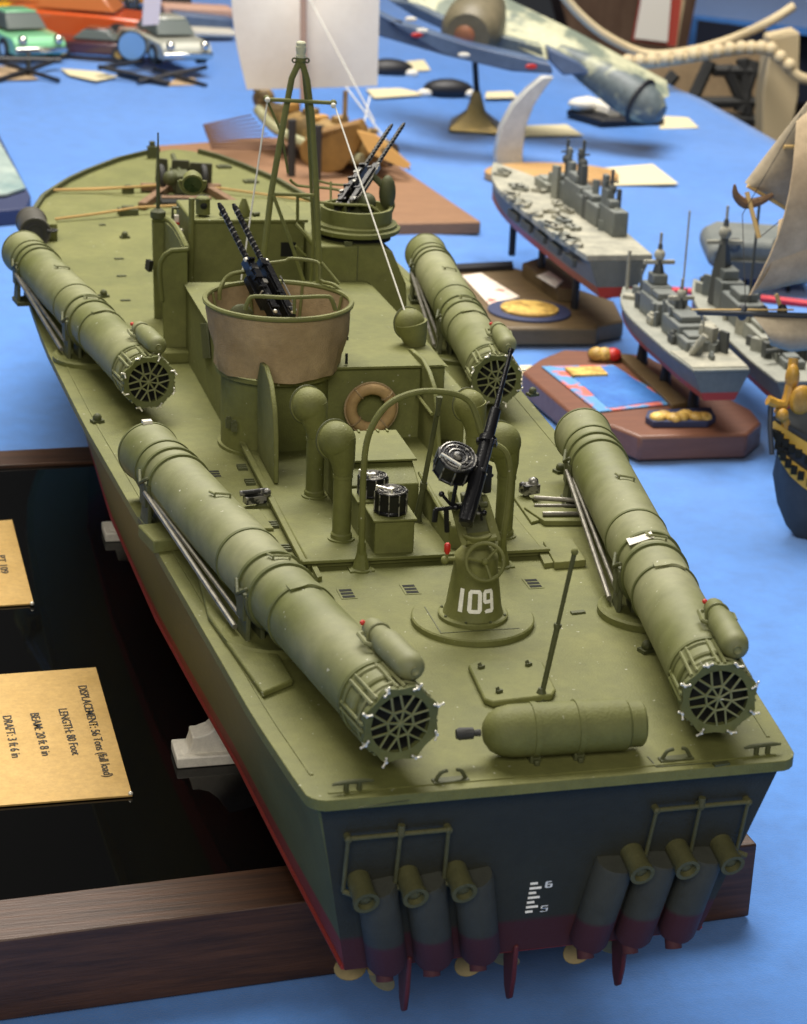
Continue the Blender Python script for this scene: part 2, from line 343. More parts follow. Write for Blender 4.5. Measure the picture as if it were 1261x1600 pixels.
# ---- aft raised platform (engine room trunk)
b = B(); ye = [5.45, 7, 8.5, 10.2]
b.loft([[(-1.33, y, sheer(y)+.0), (-1.33, y, sheer(y)+.10), (1.43, y, sheer(y)+.10), (1.43, y, sheer(y)+.0)] for y in ye]); obj('raised_platform', b, olive_deck, boat, bev=.02)
b = B(); b.box(-1.40, 1.50, 5.38, 5.46, sheer(5.4)+.075, sheer(5.4)+.115); b.box(-1.40, -1.33, 5.46, 10.0, sheer(7.5)+.075, sheer(7.5)+.13)
obj('platform_lip', b, olive_deck, boat, bev=.008)
for yq in (6.0, 6.8, 7.6, 8.4, 9.0):
    for side in (-1.42,):
        b = B()
        for k in range(3): b.box(side-.10, side+.02, yq+.07*k, yq+.025+.07*k, sheer(yq)+.0, sheer(yq)+.035)
        obj('deck_latch', b, olive_dark, boat)
b = B(); b.extr([(-1.29015, 5.73586, -0.0383), (-1.23303, 5.72763, -0.03814), (-1.24502, 5.04833, -0.02621), (-1.30129, 5.01782, -0.02571)], (0, 0, .06)); obj('platform_skid', b, olive_deck, boat); b = B(); b.extr([(1.4037, 5.60265, -0.03581), (1.51891, 5.67221, -0.0371), (1.44973, 5.0932, -0.02694), (1.33464, 5.06893, -0.02654)], (0, 0, .06)); obj('platform_skid', b, olive_deck, boat)
# starboard ribbed mats and small gear
def slab(name, pts, h, m=None, bev=.01): b = B(); b.extr(pts, (0, 0, h)); return obj(name, b, m or olive_deck, boat, bev=bev)
slab('ribbed_mat', [(1.51647, 5.71574, -0.03792), (1.88343, 5.75097, -0.03858), (1.82674, 5.03859, -0.02605), (1.44018, 5.01278, -0.02563)], .09)
slab('side_hatch', [(1.65249, 6.97135, -0.06443), (2.32831, 6.83325, -0.06126), (2.41795, 6.35069, -0.05065), (1.75397, 6.44131, -0.05258)], .07); slab('side_hatch', [(1.67651, 7.70657, -0.08225), (1.89377, 7.72937, -0.08282), (1.80156, 6.59697, -0.05597), (1.61194, 6.50678, -0.054)], .04)
for pts, rr in (([(1.83387, 7.13508, 0.05173), (2.30386, 6.91807, 0.0768)], .03), ([(1.78525, 6.9651, 0.01571), (2.34138, 6.89192, 0.0174)], .022), ([(1.77934, 6.59919, 0.04398), (2.30484, 6.52907, 0.04552)], .03)):
    b = B(); b.rod(pts[0], pts[1], rr); obj('silver_fitting', b, steel, boat)
b = B(); q = Vector((1.86343, 7.44684, 0.00422)); b.cbox(q, .22, .15, .12, .3); b.ball(q+Vector((.05, .02, .13)), .07, 10); b.ball(q+Vector((-.09, 0, .1)), .05, 8); obj('silver_clamp', b, gun_hi, boat)
b = B(); q = Vector((-1.55119, 7.61088, -0.02984)); b.cbox(q, .26, .12, .09, .2); b.rod(q+Vector((-.18, .0, .12)), q+Vector((.14, .02, .14)), .035); b.ball(q+Vector((.14, 0, .12)), .06, 8); obj('silver_clamp', b, gun_hi, boat)
slab('side_hatch', [(-1.75903, 7.42733, -0.0753), (-1.5334, 7.39712, -0.07457), (-1.48058, 6.70473, -0.05836), (-1.72306, 6.73825, -0.05911)], .04)

# ---- cowl vents
def cowl(base, z_head, r_head=.215, r=.107, face=.35, h0=0):
    x, y, z = base
    if z_head-z < .6: z -= .45
    M = TR((x, y, z), face); b = B(M); H = z_head-z
    b.lathe([(r*1.45, 0), (r*1.45, .03), (r*1.15, .035), (r*1.15, .08), (r*1.08, .09), (r, .10), (r, H-.44), (r*1.08, H-.44), (r*1.08, H-.40), (r, H-.40), (r, H-.36)], 24); b.tube([(0, 0, H-.42), (0, 0, H-.36), (-.005, 0, H-.26), (-.025, .01, H-.16), (-.045, .02, H-.06), (-.06, .03, H+.02)], [r, r*1.08, r*1.28, r*1.52, r*1.76, r*1.86], 24)
    post = obj('cowl_vent', b, olive, boat)
    MM = M @ Matrix.Translation((-.065, .045, H)) @ Matrix.Rotation(R(-100), 4, 'X')     # local z of the cup points forward and a little up
    c = B(MM); pr = [(max(.004, r_head*sin(pi/2*i/10)), -r_head*cos(pi/2*i/10)) for i in range(11)]
    c.lathe(pr+[(r_head*1.0, .05), (r_head*1.06, .055), (r_head*1.06, .085), (r_head*.92, .085), (r_head*.85, -.02), (.01, -.10)], 28); obj('cowl_head', c, olive, post)
    c = B(MM); c.torus((0, 0, .07), r_head*1.06, .012); obj('cowl_rim', c, olive_dark, post)
cowl((-0.82355, 7.61636, 0.01002), 1.17248); cowl((-0.81435, 6.08093, 0.04494), 1.24925); cowl((1.08616, 5.92552, 0.04804), 1.21337, .225)
cowl((1.33056, 8.20307, -0.00506), 0.91833, .20); cowl((1.19546, 10.87609, 0.77869), 1.231, .205, .12)

# ---- hatches, lockers
def hbox(name, x0, x1, y0, y1, h, m=None, lip=True):
    z = sheer(y0)+.08; b = B(); b.box(x0, x1, y0, y1, z, z+h); o = obj(name, b, m or olive, boat, bev=.015)
    if lip: b = B(); b.box(x0-.025, x1+.025, y0-.025, y1+.025, z+h, z+h+.03); obj('lid', b, m or olive, o, bev=.01)
    return o
hbox('ready_locker', -.545, -.085, 5.55, 6.05, .40); hbox('ready_locker', -.60, -.14, 6.15, 6.55, .42)
lk = B(); z = sheer(7)+.09
lk.extr([(-.66, 6.75, z), (-.66, 6.75, z+.42), (-.66, 7.15, z+.60), (-.66, 8.1, z+.60), (-.66, 8.1, z)], (.92, 0, 0)); o = obj('engine_hatch', lk, olive, boat, bev=.015)
b = B(); b.box(-.70, .30, 7.05, 8.15, z+.60, z+.63); obj('lid', b, olive, o, bev=.008)
for k in range(24):
    b = B(); b.box(-.68+.04*k, -.655+.04*k, 8.06, 8.14, z+.63, z+.65); obj('hinge_knuckle', b, olive, o) if k % 3 == 0 else b.bm.free()
lk = B(); lk.extr([(.34, 5.6, z), (.34, 5.6, z+.30), (.34, 5.8, z+.42), (.34, 7.0, z+.42), (.34, 7.0, z)], (.56, 0, 0)); o = obj('side_locker', lk, olive, boat, bev=.02)
b = B(); b.rod((.33, 5.62, z+.34), (.33, 7.0, z+.46), .03); obj('edge_roll', b, olive, o)
# ammunition drums
def drum(c, r, h, M0=None, name='ammunition_drum', parent=None):
    M = (M0 or Matrix()); M = Matrix.Translation(c) @ M
    n = 10; b = B(M); pr = []
    def ring(rad, z): return [(rad*cos(2*pi*i/n), rad*sin(2*pi*i/n), z) for i in range(n)]
    b.loft([ring(r*.98, 0), ring(r*1.04, .03), ring(r*.97, .045), ring(r*.97, h-.03), ring(r*1.04, h-.015), ring(r*.98, h)])
    d = obj(name, b, gun_black, parent or boat, bev=.006)
    for q in range(n):
        c_ = B(M); a_ = 2*pi*q/n; c_.rod((r*1.0*cos(a_), r*1.0*sin(a_), .01), (r*1.0*cos(a_), r*1.0*sin(a_), h-.01), .009, seg=5); obj('drum_rib', c_, gun_hi, d)
    c_ = B(M)
    for rr in (.9, .72, .45): c_.torus((0, 0, h+.002), r*rr, .010, seg=28, sg=6)
    for k in range(8): c_.ball((r*.58*cos(k*pi/4), r*.58*sin(k*pi/4), h+.004), .014, 6)
    c_.lathe([(.05, h), (.045, h+.03), (.02, h+.04)], 12)
    obj('drum_face', c_, gun_hi, d)
    c_ = B(M); c_.tube([(-r*.75, r*.5, h), (-r*.75, r*.5, h+.05), (-r*.55, -r*.55, h+.05), (-r*.55, -r*.55, h)], .017, 6); obj('drum_handle', c_, silver, d)
    return d
zt_ = sheer(5.8)+.08+.43
drum((-.315, 5.79, zt_), .19, .27, Matrix.Rotation(.6, 4, 'Z')); drum((-.40, 6.35, zt_-.0), .175, .25, Matrix.Rotation(.3, 4, 'Z'))

# ---- gun on the stern
gx, gy = .105, 3.66; gM = Matrix.Translation((gx, gy, sheer(gy)))
b = B(gM); b.lathe([(.66, -.02), (.66, .06), (.645, .075), (.01, .075)], 72); disc = obj('gun_base_disc', b, olive_deck, boat)
b = B(gM); b.box(-.46, .40, -.41, -.398, .074, .080); b.box(-.46, -.448, -.40, .30, .074, .080); obj('disc_seam', b, olive_dark, disc)
gun = B(gM); gun.lathe([(.375, .07), (.375, .115), (.36, .125), (.325, .125), (.30, .20), (.235, .66), (.235, .76), (.225, .785), (.150, .87), (.12, .88), (.12, .93), (.14, .94), (.14, .98), (.10, .98)], 48)
gun = obj('gun_pedestal', gun, olive, boat, label='gun pedestal marked 109', smooth=25)
for k in range(8):
    b = B(gM @ Matrix.Rotation(k*pi/4+.3, 4, 'Z') @ Matrix.Translation((.345, 0, .125))); b.lathe([(.015, -.01), (.015, .015), (.008, .02)], 8); obj('bolt', b, olive_dark, gun)
# numerals 1 0 9 wrapped on the cone
def glyph_quads(ch):
    w = .22
    if ch == '1': return [[(.38, 0), (.66, 0), (.66, 1), (.38, 1)]]
    if ch == '0': out = [(.15, 0), (.85, 0), (1, .12), (1, .88), (.85, 1), (.15, 1), (0, .88), (0, .12)]; inn = [(.29, .16), (.71, .16), (.71, .16), (.71, .84), (.71, .84), (.29, .84), (.29, .84), (.29, .16)]
    if ch == '0': return [[out[i], out[(i+1) % 8], inn[(i+1) % 8], inn[i]] for i in range(8)]
    if ch in '96':
        P = [(.15, .40), (.85, .40), (1, .50), (1, .88), (.85, 1), (.15, 1), (0, .88), (0, .50)]; I = [(.30, .56), (.68, .56), (.68, .56), (.68, .84), (.68, .84), (.30, .84), (.30, .84), (.30, .56)]
        Q = [[P[i], P[(i+1) % 8], I[(i+1) % 8], I[i]] for i in range(8)]
        Q += [[(.68, .1), (1, .12), (1, .55), (.68, .55)], [(.15, 0), (.85, 0), (1, .12), (.68, .17)], [(.25, 0), (.68, .17), (.35, .17), (.12, .10)]]
        if ch == '6': Q = [[(1-x, 1-y) for x, y in q] for q in Q]
        return Q
    if ch == '5': return [[(0, .84), (.95, .84), (.95, 1), (0, 1)], [(0, .45), (.22, .45), (.22, .9), (0, .9)], [(0, .45), (.85, .45), (1, .6), (0, .6)], [(.76, .1), (1, .12), (1, .55), (.76, .5)], [(0, 0), (.85, 0), (1, .12), (0, .15)]]
aim = math.atan2(-cf.y, -cf.x)
def cone_r(z): return .30+(.235-.30)*(z-.20)/(.66-.20)
for ch, a0, wd in (('1', -.47, .165), ('0', .07, .143), ('9', .60, .118)):
    b = B(gM)
    for q in glyph_quads(ch):
        # subdivide each quad so that it follows the cone
        (x0, y0), (x1, y1), (x2, y2), (x3, y3) = q; n = 6
        for i in range(n):
            vs = []
            for (s, t) in ((i/n, 0), ((i+1)/n, 0), ((i+1)/n, 1), (i/n, 1)):
                u = (x0*(1-s)+x1*s)*(1-t)+(x3*(1-s)+x2*s)*t; v = (y0*(1-s)+y1*s)*(1-t)+(y3*(1-s)+y2*s)*t
                z = .225+v*.255; rr = cone_r(z)+.006; th = aim+.03+a0+(u-.5)*wd/.27
                vs.append(b.v((rr*cos(th), rr*sin(th), z)))
            b.f(vs)
    obj('numeral', b, white, gun, label='numeral '+ch)
# yoke
b = B(gM @ Matrix.Translation((-.015, 0, 0)) @ Matrix.Rotation(-.25, 4, 'Z'))
b.lathe([(.12, .93), (.16, 1.0), (.17, 1.02), (.15, 1.03), (.01, 1.0)], 24)
obj('yoke', b, olive, gun, bev=.01)
for pa, pb in (((-0.03813, 3.6, 0.91086), (-0.14212, 3.88, 1.41984)), ((0.30153, 3.6, 0.94377), (0.19436, 3.88, 1.37658))):
    b = B(); u_ = Vector(pb)-Vector(pa); b.loft([[Vector(pa)+u_*t+Vector((dx*w, dy, 0)) for dx, dy in ((-1, -.03), (1, -.03), (1, .03), (-1, .03))] for t, w in ((0, .045), (.1, .05), (.75, .05), (.95, .045), (1, .02))]); obj('yoke_arm', b, olive, gun, bev=.01)
b = B(); b.extr([(-0.03827, 3.55, 0.92323), (0.2937, 3.55, 0.95639), (0.31155, 3.75, 1.01571), (0.0392, 3.75, 1.00032)], (0, 0, .04)); obj('yoke_plate', b, olive, gun, bev=.01)
# hand wheel and valve
q = Vector((0.09323, 3.28, 0.83642)); wn = Vector((-.28, -.85, .44)).normalized(); WM = wn.to_track_quat('Z', 'Y').to_matrix().to_4x4()
b = B(); b.torus(q, .195, .021, WM, sg=10)
for k in range(3): e = WM @ Vector((.19*cos(2.1*k+.9), .19*sin(2.1*k+.9), 0)); b.rod(q, q+e, .016, seg=6)
b.ball(q, .04, 10); b.rod(q, q-wn*.2, .03, seg=8); obj('handwheel', b, olive, gun)
q = Vector((-0.21359, 3.66, 0.85329)); b = B(); b.lathe([(.02, -.06), (.035, -.03), (.035, .04), (.02, .06)], 8, Matrix.Translation(q)); obj('red_knob', b, redp, gun)
b = B(); b.ball(q+Vector((-.02, 0, -.13)), .045, 10); b.rod(q+Vector((0, 0, -.12)), q+Vector((.15, 0, -.12)), .025); b.rod(q, q+Vector((.0, 0, -.12)), .015); obj('valve', b, olive, gun)
# barrel group
g0 = Vector((-0.03096, 3.62, 1.01066)); g1 = Vector((0.23976, 3.95, 1.92011)); g2 = Vector((0.69093, 4.75, 2.67664))
ax = (g2-g1).normalized(); g0 = g1-ax*1.02
BM = Matrix.Translation(g0) @ ax.to_track_quat('Z', 'Y').to_matrix().to_4x4()
Lt = (g2-g0).length; L1 = (g1-g0).length
b = B(BM); b.lathe([(.05, 0), (.075, .02), (.085, .2), (.085, .62), (.075, .62), (.075, L1-.02), (.095, L1-.02), (.095, L1+.05), (.062, L1+.06), (.06, L1+.40), (.052, L1+.41), (.03, L1+.42), (.022, Lt-.05), (.030, Lt-.04), (.030, Lt)], 20)
bar = obj('gun_barrel', b, gun_black, gun, smooth=30)
b = B(); b.extr([(-0.01174, 3.66, 0.97984), (0.25865, 3.66, 1.00946), (0.16375, 3.8, 1.40706), (-0.04375, 3.8, 1.3876)], (0, .10, .0)); b.rod((-0.12159, 3.75, 1.29531), (0.22591, 3.75, 1.29375), .03); obj('trunnion_block', b, olive_dark, gun, bev=.012)
b = B(BM); b.box(-.06, .06, -.10, .07, .02, .66); b.box(-.05, .10, -.14, -.02, .1, .3); b.rod((-.07, .07, .6), (-.07, .07, L1), .022); b.rod((.07, -.05, .5), (.07, -.05, L1), .022); b.box(-.11, .11, -.04, .04, L1-.04, L1+.02)
obj('receiver', b, gun_black, gun, bev=.01)
dc = Vector((-0.14533, 3.75, 1.77768)); dn = Vector((.10, -.50, .86)).normalized()
drum(dc-dn*.15, .215, .24, dn.to_track_quat('Z', 'Y').to_matrix().to_4x4() @ Matrix.Rotation(.5, 4, 'Z'), 'mounted_drum', gun)
b = B(); q = Vector((0.18891, 3.8, 1.58425)); b.cbox(q-Vector((0, 0, .16)), .09, .16, .30, .3); b.rod(q+Vector((-.07, 0, .1)), q+Vector((.08, -.05, .02)), .02); obj('sight_box', b, gun_black, gun, bev=.01)
b = B(); q = Vector((0.08259, 3.7, 1.50386)); q2 = Vector((0.12079, 3.7, 1.69328)); b.rod(q, q2, .018); b.rod(q2, q2+Vector((.06, 0, -.05)), .014); obj('sight_clip', b, silver, gun)
b = B(); q = Vector((-0.27728, 3.55, 1.30595))
b.rod(q+Vector((-.12, 0, .03)), q+Vector((.16, 0, .05)), .022); b.rod(q+Vector((.0, 0, .03)), q+Vector((.02, 0, -.22)), .028); b.rod(q+Vector((-.11, 0, .03)), q+Vector((-.12, 0, -.1)), .03); b.ball(q+Vector((.1, 0, .05)), .04, 8)
q2 = Vector((-0.32071, 3.6, 1.48701)); b.ball(q2, .032, 8); b.rod(q2, q2+Vector((.12, 0, -.14)), .018); b.rod(q2+Vector((.12, 0, -.14)), q2+Vector((.15, 0, .1)), .022); obj('shoulder_crank', b, gun_black, gun)
b = B(); q = Vector((0.01851, 3.5, 1.29663)); b.rod(q+Vector((-.1, 0, 0)), q+Vector((.1, 0, .0)), .02); b.ball(q+Vector((.1, 0, .0)), .032, 8); b.ball(q+Vector((-.06, 0, .05)), .028, 8); b.rod(q+Vector((.04, 0, .08)), q+Vector((.08, 0, -.08)), .016); obj('trigger_bar', b, gun_worn, gun)
# hoop guard rail over the gun
b = B(); f1 = Vector((-0.74296, 5.3307, -0.03094)); f2 = Vector((0.86651, 5.21872, -0.02902))
hp = [f1, (-0.75939, 5.27, 0.53289), (-0.76407, 5.27, 1.13718), (-0.71873, 5.28, 1.57768), (-0.52517, 5.3, 1.90303), (-0.19296, 5.33, 2.03784), (0.17518, 5.35, 2.02141), (0.41439, 5.35, 1.91852), (0.50596, 5.3, 1.73845), (0.5692, 5.25, 1.54348), (0.69328, 5.2, 1.45837), (0.81767, 5.15, 1.37303), (0.86752, 5.1, 1.16924), (0.85753, 5.05, 0.84497), (0.80928, 5.0, 0.4045), f2]
b.tube(hp, .036, 10, smooth=4); hoop = obj('hoop_rail', b, olive, boat)
for q in (f1, f2): b = B(TR(q)); b.lathe([(.13, -.0), (.13, .02), (.10, .03), (.055, .22), (.05, .3), (.04, .34)], 10); b.box(-.14, .14, -.09, .09, -.005, .02); obj('hoop_foot', b, olive, hoop)
b = B(); q = Vector((0.19909, 6.56214, 0.0348)); q2 = Vector((0.34699, 6.3, 1.66439)); b.tube([q, q+(q2-q)*.3, q2], [.05, .032, .028]); b.rod(q, q+Vector((0, 0, .1)), .07, .05); b.rod(q+(q2-q)*.28, q+(q2-q)*.32, .045); b.cbox(q2-Vector((.02, 0, .22)), .04, .06, .22); obj('stay_post', b, olive_dark, hoop)

# ---- stern deck gear
b = B(); q = Vector((0.27238, 1.69281, 0.0)); q2 = Vector((0.53278, 1.75, 1.53108)); m_ = q+(q2-q)*.5
b.tube([q, m_], [.026, .030]); b.rod(m_, q2, .021, .024); b.lathe([(.08, 0), (.07, .03), (.03, .12)], 8, Matrix.Translation(q)); b.rod(m_-(q2-q)*.01, m_+(q2-q)*.015, .040); an = obj('whip_antenna', b, olive_dark, boat)
b = B(); b.ball(q2, .038, 12); obj('antenna_knob', b, olive, an)
slab('deck_hatch', [(-0.27135, 2.45175, -0.00063), (-0.32163, 1.65959, 0.0), (-0.25397, 1.57555, 0.0), (0.36675, 1.63273, 0.0), (0.44402, 1.75361, 0.0), (0.50387, 2.38947, -0.00047), (0.45294, 2.49317, -0.00075), (-0.17596, 2.53088, -0.00087)], .07, olive, .02)
for q in ((-0.14047, 1.76107, 0.07), (-0.16376, 2.34312, 0.06963), (0.3304, 2.32638, 0.06967)):
    b = B(); b.cbox(q, .07, .03, .03, .4); b.rod(q, (q[0]-.02, q[1]+.02, q[2]+.05), .02); obj('hatch_catch', b, olive_dark, boat)
# smoke generator
sa, sb = Vector((-0.60001, 0.52749, 0.28)), Vector((0.86152, 0.46741, 0.28)); dd = (sb-sa).normalized(); SM = Matrix.Translation(sa) @ dd.to_track_quat('Z', 'Y').to_matrix().to_4x4(); SL = (sb-sa).length; r = .25
b = B(SM); b.lathe([(.03, -.06), (.10, -.045), (.18, 0.01), (.225, .09), (.248, .2), (r, .3), (r, SL-.16), (r-.03, SL-.13), (r-.03, SL), (r-.05, SL+.02), (.02, SL+.02)], 48); sg_ = obj('smoke_generator', b, olive, boat)
for z in (.42, SL-.62): b = B(SM); b.lathe([(r, z-.03), (r+.012, z-.028), (r+.012, z+.028), (r, z+.03)], 48, caps=False); obj('strap', b, olive, sg_)
b = B(SM); b.lathe([(.035, -.08), (.03, -.14), (.055, -.15), (.06, -.28), (.045, -.31), (.01, -.31)], 10); obj('nozzle', b, rubber, sg_)
for t in (.42, SL-.62): q = sa+dd*t; b = B(); b.cbox((q.x, q.y, 0), .10, .30, .08); b.cbox((q.x, q.y-.18, 0), .05, .05, .05); obj('smoke_generator_foot', b, olive_dark, sg_, bev=.01)
# cleats and chocks
def cleat(q, rz): 
    M = TR(q, rz); b = B(M); b.tube([(-.19, 0, .085), (-.1, 0, .095), (.1, 0, .095), (.19, 0, .085)], [.012, .022, .022, .012], 8)
    for sx in (-.06, .06): b.rod((sx, 0, 0), (sx, 0, .09), .026)
    obj('cleat', b, olive_dark, boat)
cleat((-1.95646, 0.13871, 0.0), .06); cleat((2.01429, 0.17729, 0.0), .05)
def chock(q, rz):
    M = TR(q, rz); b = B(M); b.prism([(-.17, -.05), (.17, -.05), (.17, .05), (-.17, .05)], 0, .02); b.tube([(-.15, 0, .0), (-.10, 0, .09), (-.03, 0, .11)], .02, 8, smooth=3); b.tube([(.15, 0, .0), (.10, 0, .09), (.05, 0, .11)], .02, 8, smooth=3); obj('chock', b, olive_dark, boat, bev=.008)
chock((-1.04495, 0.17288, -0.0), .05); chock((1.15754, 0.22071, 0.0), .05)
def grate(q):
    M = TR(q, .0); b = B(M); b.box(-.09, .09, -.15, .15, 0, .008); o = obj('deck_grate', b, olive_deck, boat)
    for k in range(3): c_ = B(M); c_.box(-.068, .068, -.125+.088*k, -.065+.088*k, .008, .011); obj('grate_slot', c_, dark, o)
for q in ((-1.05197, 4.63652, -0.01992), (-0.33558, 4.66211, -0.02029), (1.07183, 4.62714, -0.01979), (-1.83851, 8.89696, -0.11386)): grate(q)
for q in ((-3.03384, 11.31127, -0.18434), (1.71167, 2.61781, -0.00118), (-2.20023, 18.36683, -0.36013), (3.28212, 12.01011, -0.20529), (2.5806, 8.42962, -0.1011), (-1.37677, 22.531, -0.38)):
    b = B(); b.cbox(q, .16, .12, .04, .3); b.ball((q[0], q[1], q[2]+.07), .06, 8); obj('small_bitt', b, olive_dark, boat)
for q in ((1.31052, 3.72271, -0.00881), (1.54446, 0.03282, 0.0), (0.48132, 5.56467, -0.03511), (-1.65781, 20.96373, -0.38), (-1.75258, 19.74347, -0.37523), (-1.87845, 18.09506, -0.35607), (-2.18457, 15.11506, -0.29322)):
    b = B(); b.cbox(q, .16, .06, .022, .1); obj('flush_plate', b, olive_dark, boat)
# deck panel seams near the stern
for a_, b_ in (((0.90687, 0.31034, 0.004), (0.9199, 0.09638, 0.004)), ((0.9199, 0.09638, 0.004), (1.45281, 0.08092, 0.004)), ((-1.97363, -0.18003, 0.004), (-1.49793, -0.12311, 0.004))):
    b = B(); b.beam(a_, b_, .012, .008); obj('deck_seam', b, olive_dark, boat)

# ---- transom: mufflers, stubs, pipes, draft marks, rudders, propellers
def tr_y(z): return .236+.265*(-.276-z)
for sg in (-1, 1):
    for k, x in enumerate((.88, 1.345, 1.81)):
        z0, z1 = -1.16, -2.22; x0 = sg*(x-.04)+(.13 if sg < 0 else -.13); x1 = sg*(x-.30)+(.08 if sg < 0 else .02)
        b = B(); d = Vector((x1-x0, tr_y(z1)-tr_y(z0), z1-z0)); M = Matrix.Translation((x0, tr_y(z0)-.06, z0)) @ d.to_track_quat('Z', 'Y').to_matrix().to_4x4()
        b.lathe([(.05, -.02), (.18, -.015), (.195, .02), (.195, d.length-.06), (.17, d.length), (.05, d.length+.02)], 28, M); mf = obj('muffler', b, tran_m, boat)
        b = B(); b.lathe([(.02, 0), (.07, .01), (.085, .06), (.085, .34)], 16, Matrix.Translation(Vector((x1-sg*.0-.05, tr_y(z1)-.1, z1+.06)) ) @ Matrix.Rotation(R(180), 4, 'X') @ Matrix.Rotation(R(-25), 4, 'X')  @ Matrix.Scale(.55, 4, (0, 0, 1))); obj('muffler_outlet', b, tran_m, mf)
        q = Vector((sg*x, .50, -1.08)); d = Vector((.02, -.36, -.10)); M = Matrix.Translation(q) @ d.to_track_quat('Z', 'Y').to_matrix().to_4x4()
        b = B(); b.lathe([(.112, 0), (.112, d.length-.05), (.124, d.length-.045), (.124, d.length), (.085, d.length), (.075, d.length-.06), (.01, d.length-.07)], 24, M); st = obj('exhaust_stub', b, exh, boat)
        b = B(M); b.ball((0, 0, d.length-.06), .068, 12, (1, 1, .4)); obj('stub_flap', b, exh, st)
    b = B(); za, zb = -.54, -1.17; xa, xm, xb = sg*1.02, sg*1.47, sg*1.96
    y0 = tr_y(za)-.07; y1 = tr_y(zb)-.09
    b.rod((xa, y0, za), (xb, y0, za), .024); b.rod((xa, y0, za-.0), (xa+(.02 if sg < 0 else -.02), y1, zb), .020); b.rod((xm, y0, za+.05), (xm, y1, zb), .020); b.rod((xb, y0, za), (xb-.0, y1, zb), .020)
    for x in (xa, xm, xb): b.rod((x, y0+.10, za), (x, y0-.02, za), .035); b.ball((x, y0, za), .036, 8); b.rod((x, y1, zb), (x+.10, y1-.03, zb-.04), .028)
    b.rod((xm, y0-.01, za), (xm, y0-.01, za+.10), .035)
    obj('pipe_frame', b, exh, boat)
for i in range(7):
    z = -1.384-.062*i; w = .12 if i % 2 else .075; x = -0.09372+.25; y = tr_y(z)-.004
    b = B(); b.extr([(x-.25, y, z-.014), (x-.25+w, y, z-.014), (x-.25+w, y+.006, z+.014), (x-.25, y+.006, z+.014)], (0, -.003, 0)); obj('draft_mark', b, white, boat)
for ch, z in (('6', -1.45995), ('5', -1.77962)):
    b = B(); x = 0.05943
    for q in glyph_quads(ch): b.f([b.v((x+u*.075, tr_y(z+v*.085)-.006, z+v*.085)) for u, v in q])
    obj('draft_numeral', b, white, boat, label='draft numeral '+ch)
for x in (-1.20, -.12, 1.03):
    b = B(); n = 16; o_ = [(.10*sin(pi*i/8), -.17*cos(pi*i/8)) for i in range(n)]
    out = [(0, .72, -2.2), (0, 1.10, -2.2), (0, 1.08, -2.55), (0, 1.0, -2.82), (0, .9, -2.93), (0, .80, -2.85), (0, .74, -2.6)]
    b.extr([(x-.025, p[1], p[2]) for p in out], (.05, 0, 0)); obj('rudder', b, redrud, boat, bev=.02)
blade_m = mat('dull_brass', (.30, .22, .08), .55, metal=.2, col2=(.22, .17, .07))
for x in (-1.45, -.25, .90):
    q = Vector((x, 1.25, -2.58)); b = B(); b.rod(q+Vector((0, -.1, 0)), q+Vector((0, .16, 0)), .06, .05); pr = obj('propeller', b, brass, boat)
    b = B(); b.rod(q, q+Vector((0, 2.2, .26)), .03); obj('shaft', b, brass, pr)
    for k in range(3):
        M = Matrix.Translation(q) @ Matrix.Rotation(2*pi*k/3+(.0 if x > -1 else .5), 4, 'Y') @ Matrix.Rotation(R(35), 4, 'Z')
        b = B(M); pts = [(.05*cos(t)*0+.125*cos(t), 0, .215+.165*sin(t)) for t in [2*pi*i/18 for i in range(18)]]
        b.extr([(p[0], p[1]-.01, p[2]) for p in pts], (0, .02, 0)); obj('blade', b, blade_m, pr, bev=.008)
# ================================================================ superstructure
def house(name, x0, x1, y0, y1, z0, zt, m=None, bev=.03, ch=0):
    b = B(); z1a, z1b = (zt if isinstance(zt, tuple) else (zt, zt))
    P = lambda y, z: [(x0, y, z0), (x0, y, z-ch), (x0+ch, y, z), (x1-ch, y, z), (x1, y, z-ch), (x1, y, z0)] if ch else [(x0, y, z0), (x0, y, z), (x1, y, z), (x1, y, z0)]
    b.loft([P(y0, z1a), P(y1, z1b)]); return obj(name, b, m or olive, boat, bev=bev)
cab = house('deckhouse', -1.40, 1.36, 9.86, 14.6, -.3, (.95, .84), bev=.025)
b = B(); b.loft([[(-1.43, y, z), (-1.43, y, z+.03), (1.30, y, z+.03), (1.39, y, z)] for y, z in ((9.80, .94), (14.6, .83))]); obj('roof_edge', b, olive, cab)
house('deckhouse_side_box', 1.10, 1.62, 9.7, 12.2, -.25, (.62, .60), bev=.03)
cy_ = lambda q, dz=0: Vector(q)+Vector((0, 0, dz))
def railbar(pts, r=.022, name='grab_rail', m=None, sm=0): b = B(); b.tube(pts, r, 8, smooth=sm); return obj(name, b, m or olive, cab)
railbar([(1.46379, 11.49642, 0.83011), (1.43563, 10.34087, 0.8246)], .03); railbar([(0.87328, 13.01289, 0.865), (1.24776, 12.99055, 0.86565)], .028, m=steel); railbar([(1.05297, 12.88521, 0.86874), (1.04567, 11.75608, 0.90232)], .024, m=steel)
railbar([(0.75911, 13.81635, 0.84189), (1.27888, 13.54538, 0.84959)], .035); railbar([(1.31738, 14.367, 0.8266), (1.31963, 12.56423, 0.85821)], .025)
b = B(); b.box(.02, .05, 9.9, 9.93, .98, 1.12); b.cbox((0.30299, 11.17594, 0.89972), .05, .05, .08); obj('roof_stud', b, dark, cab)
b = B(); b.extr([(-1.41, 12.81814, 0.73794), (-1.41, 12.22758, 0.90371), (-1.41, 11.98477, 0.47037), (-1.41, 12.56954, 0.29634)], (-.03, 0, 0)); obj('side_port', b, olive_dark, cab, bev=.008)
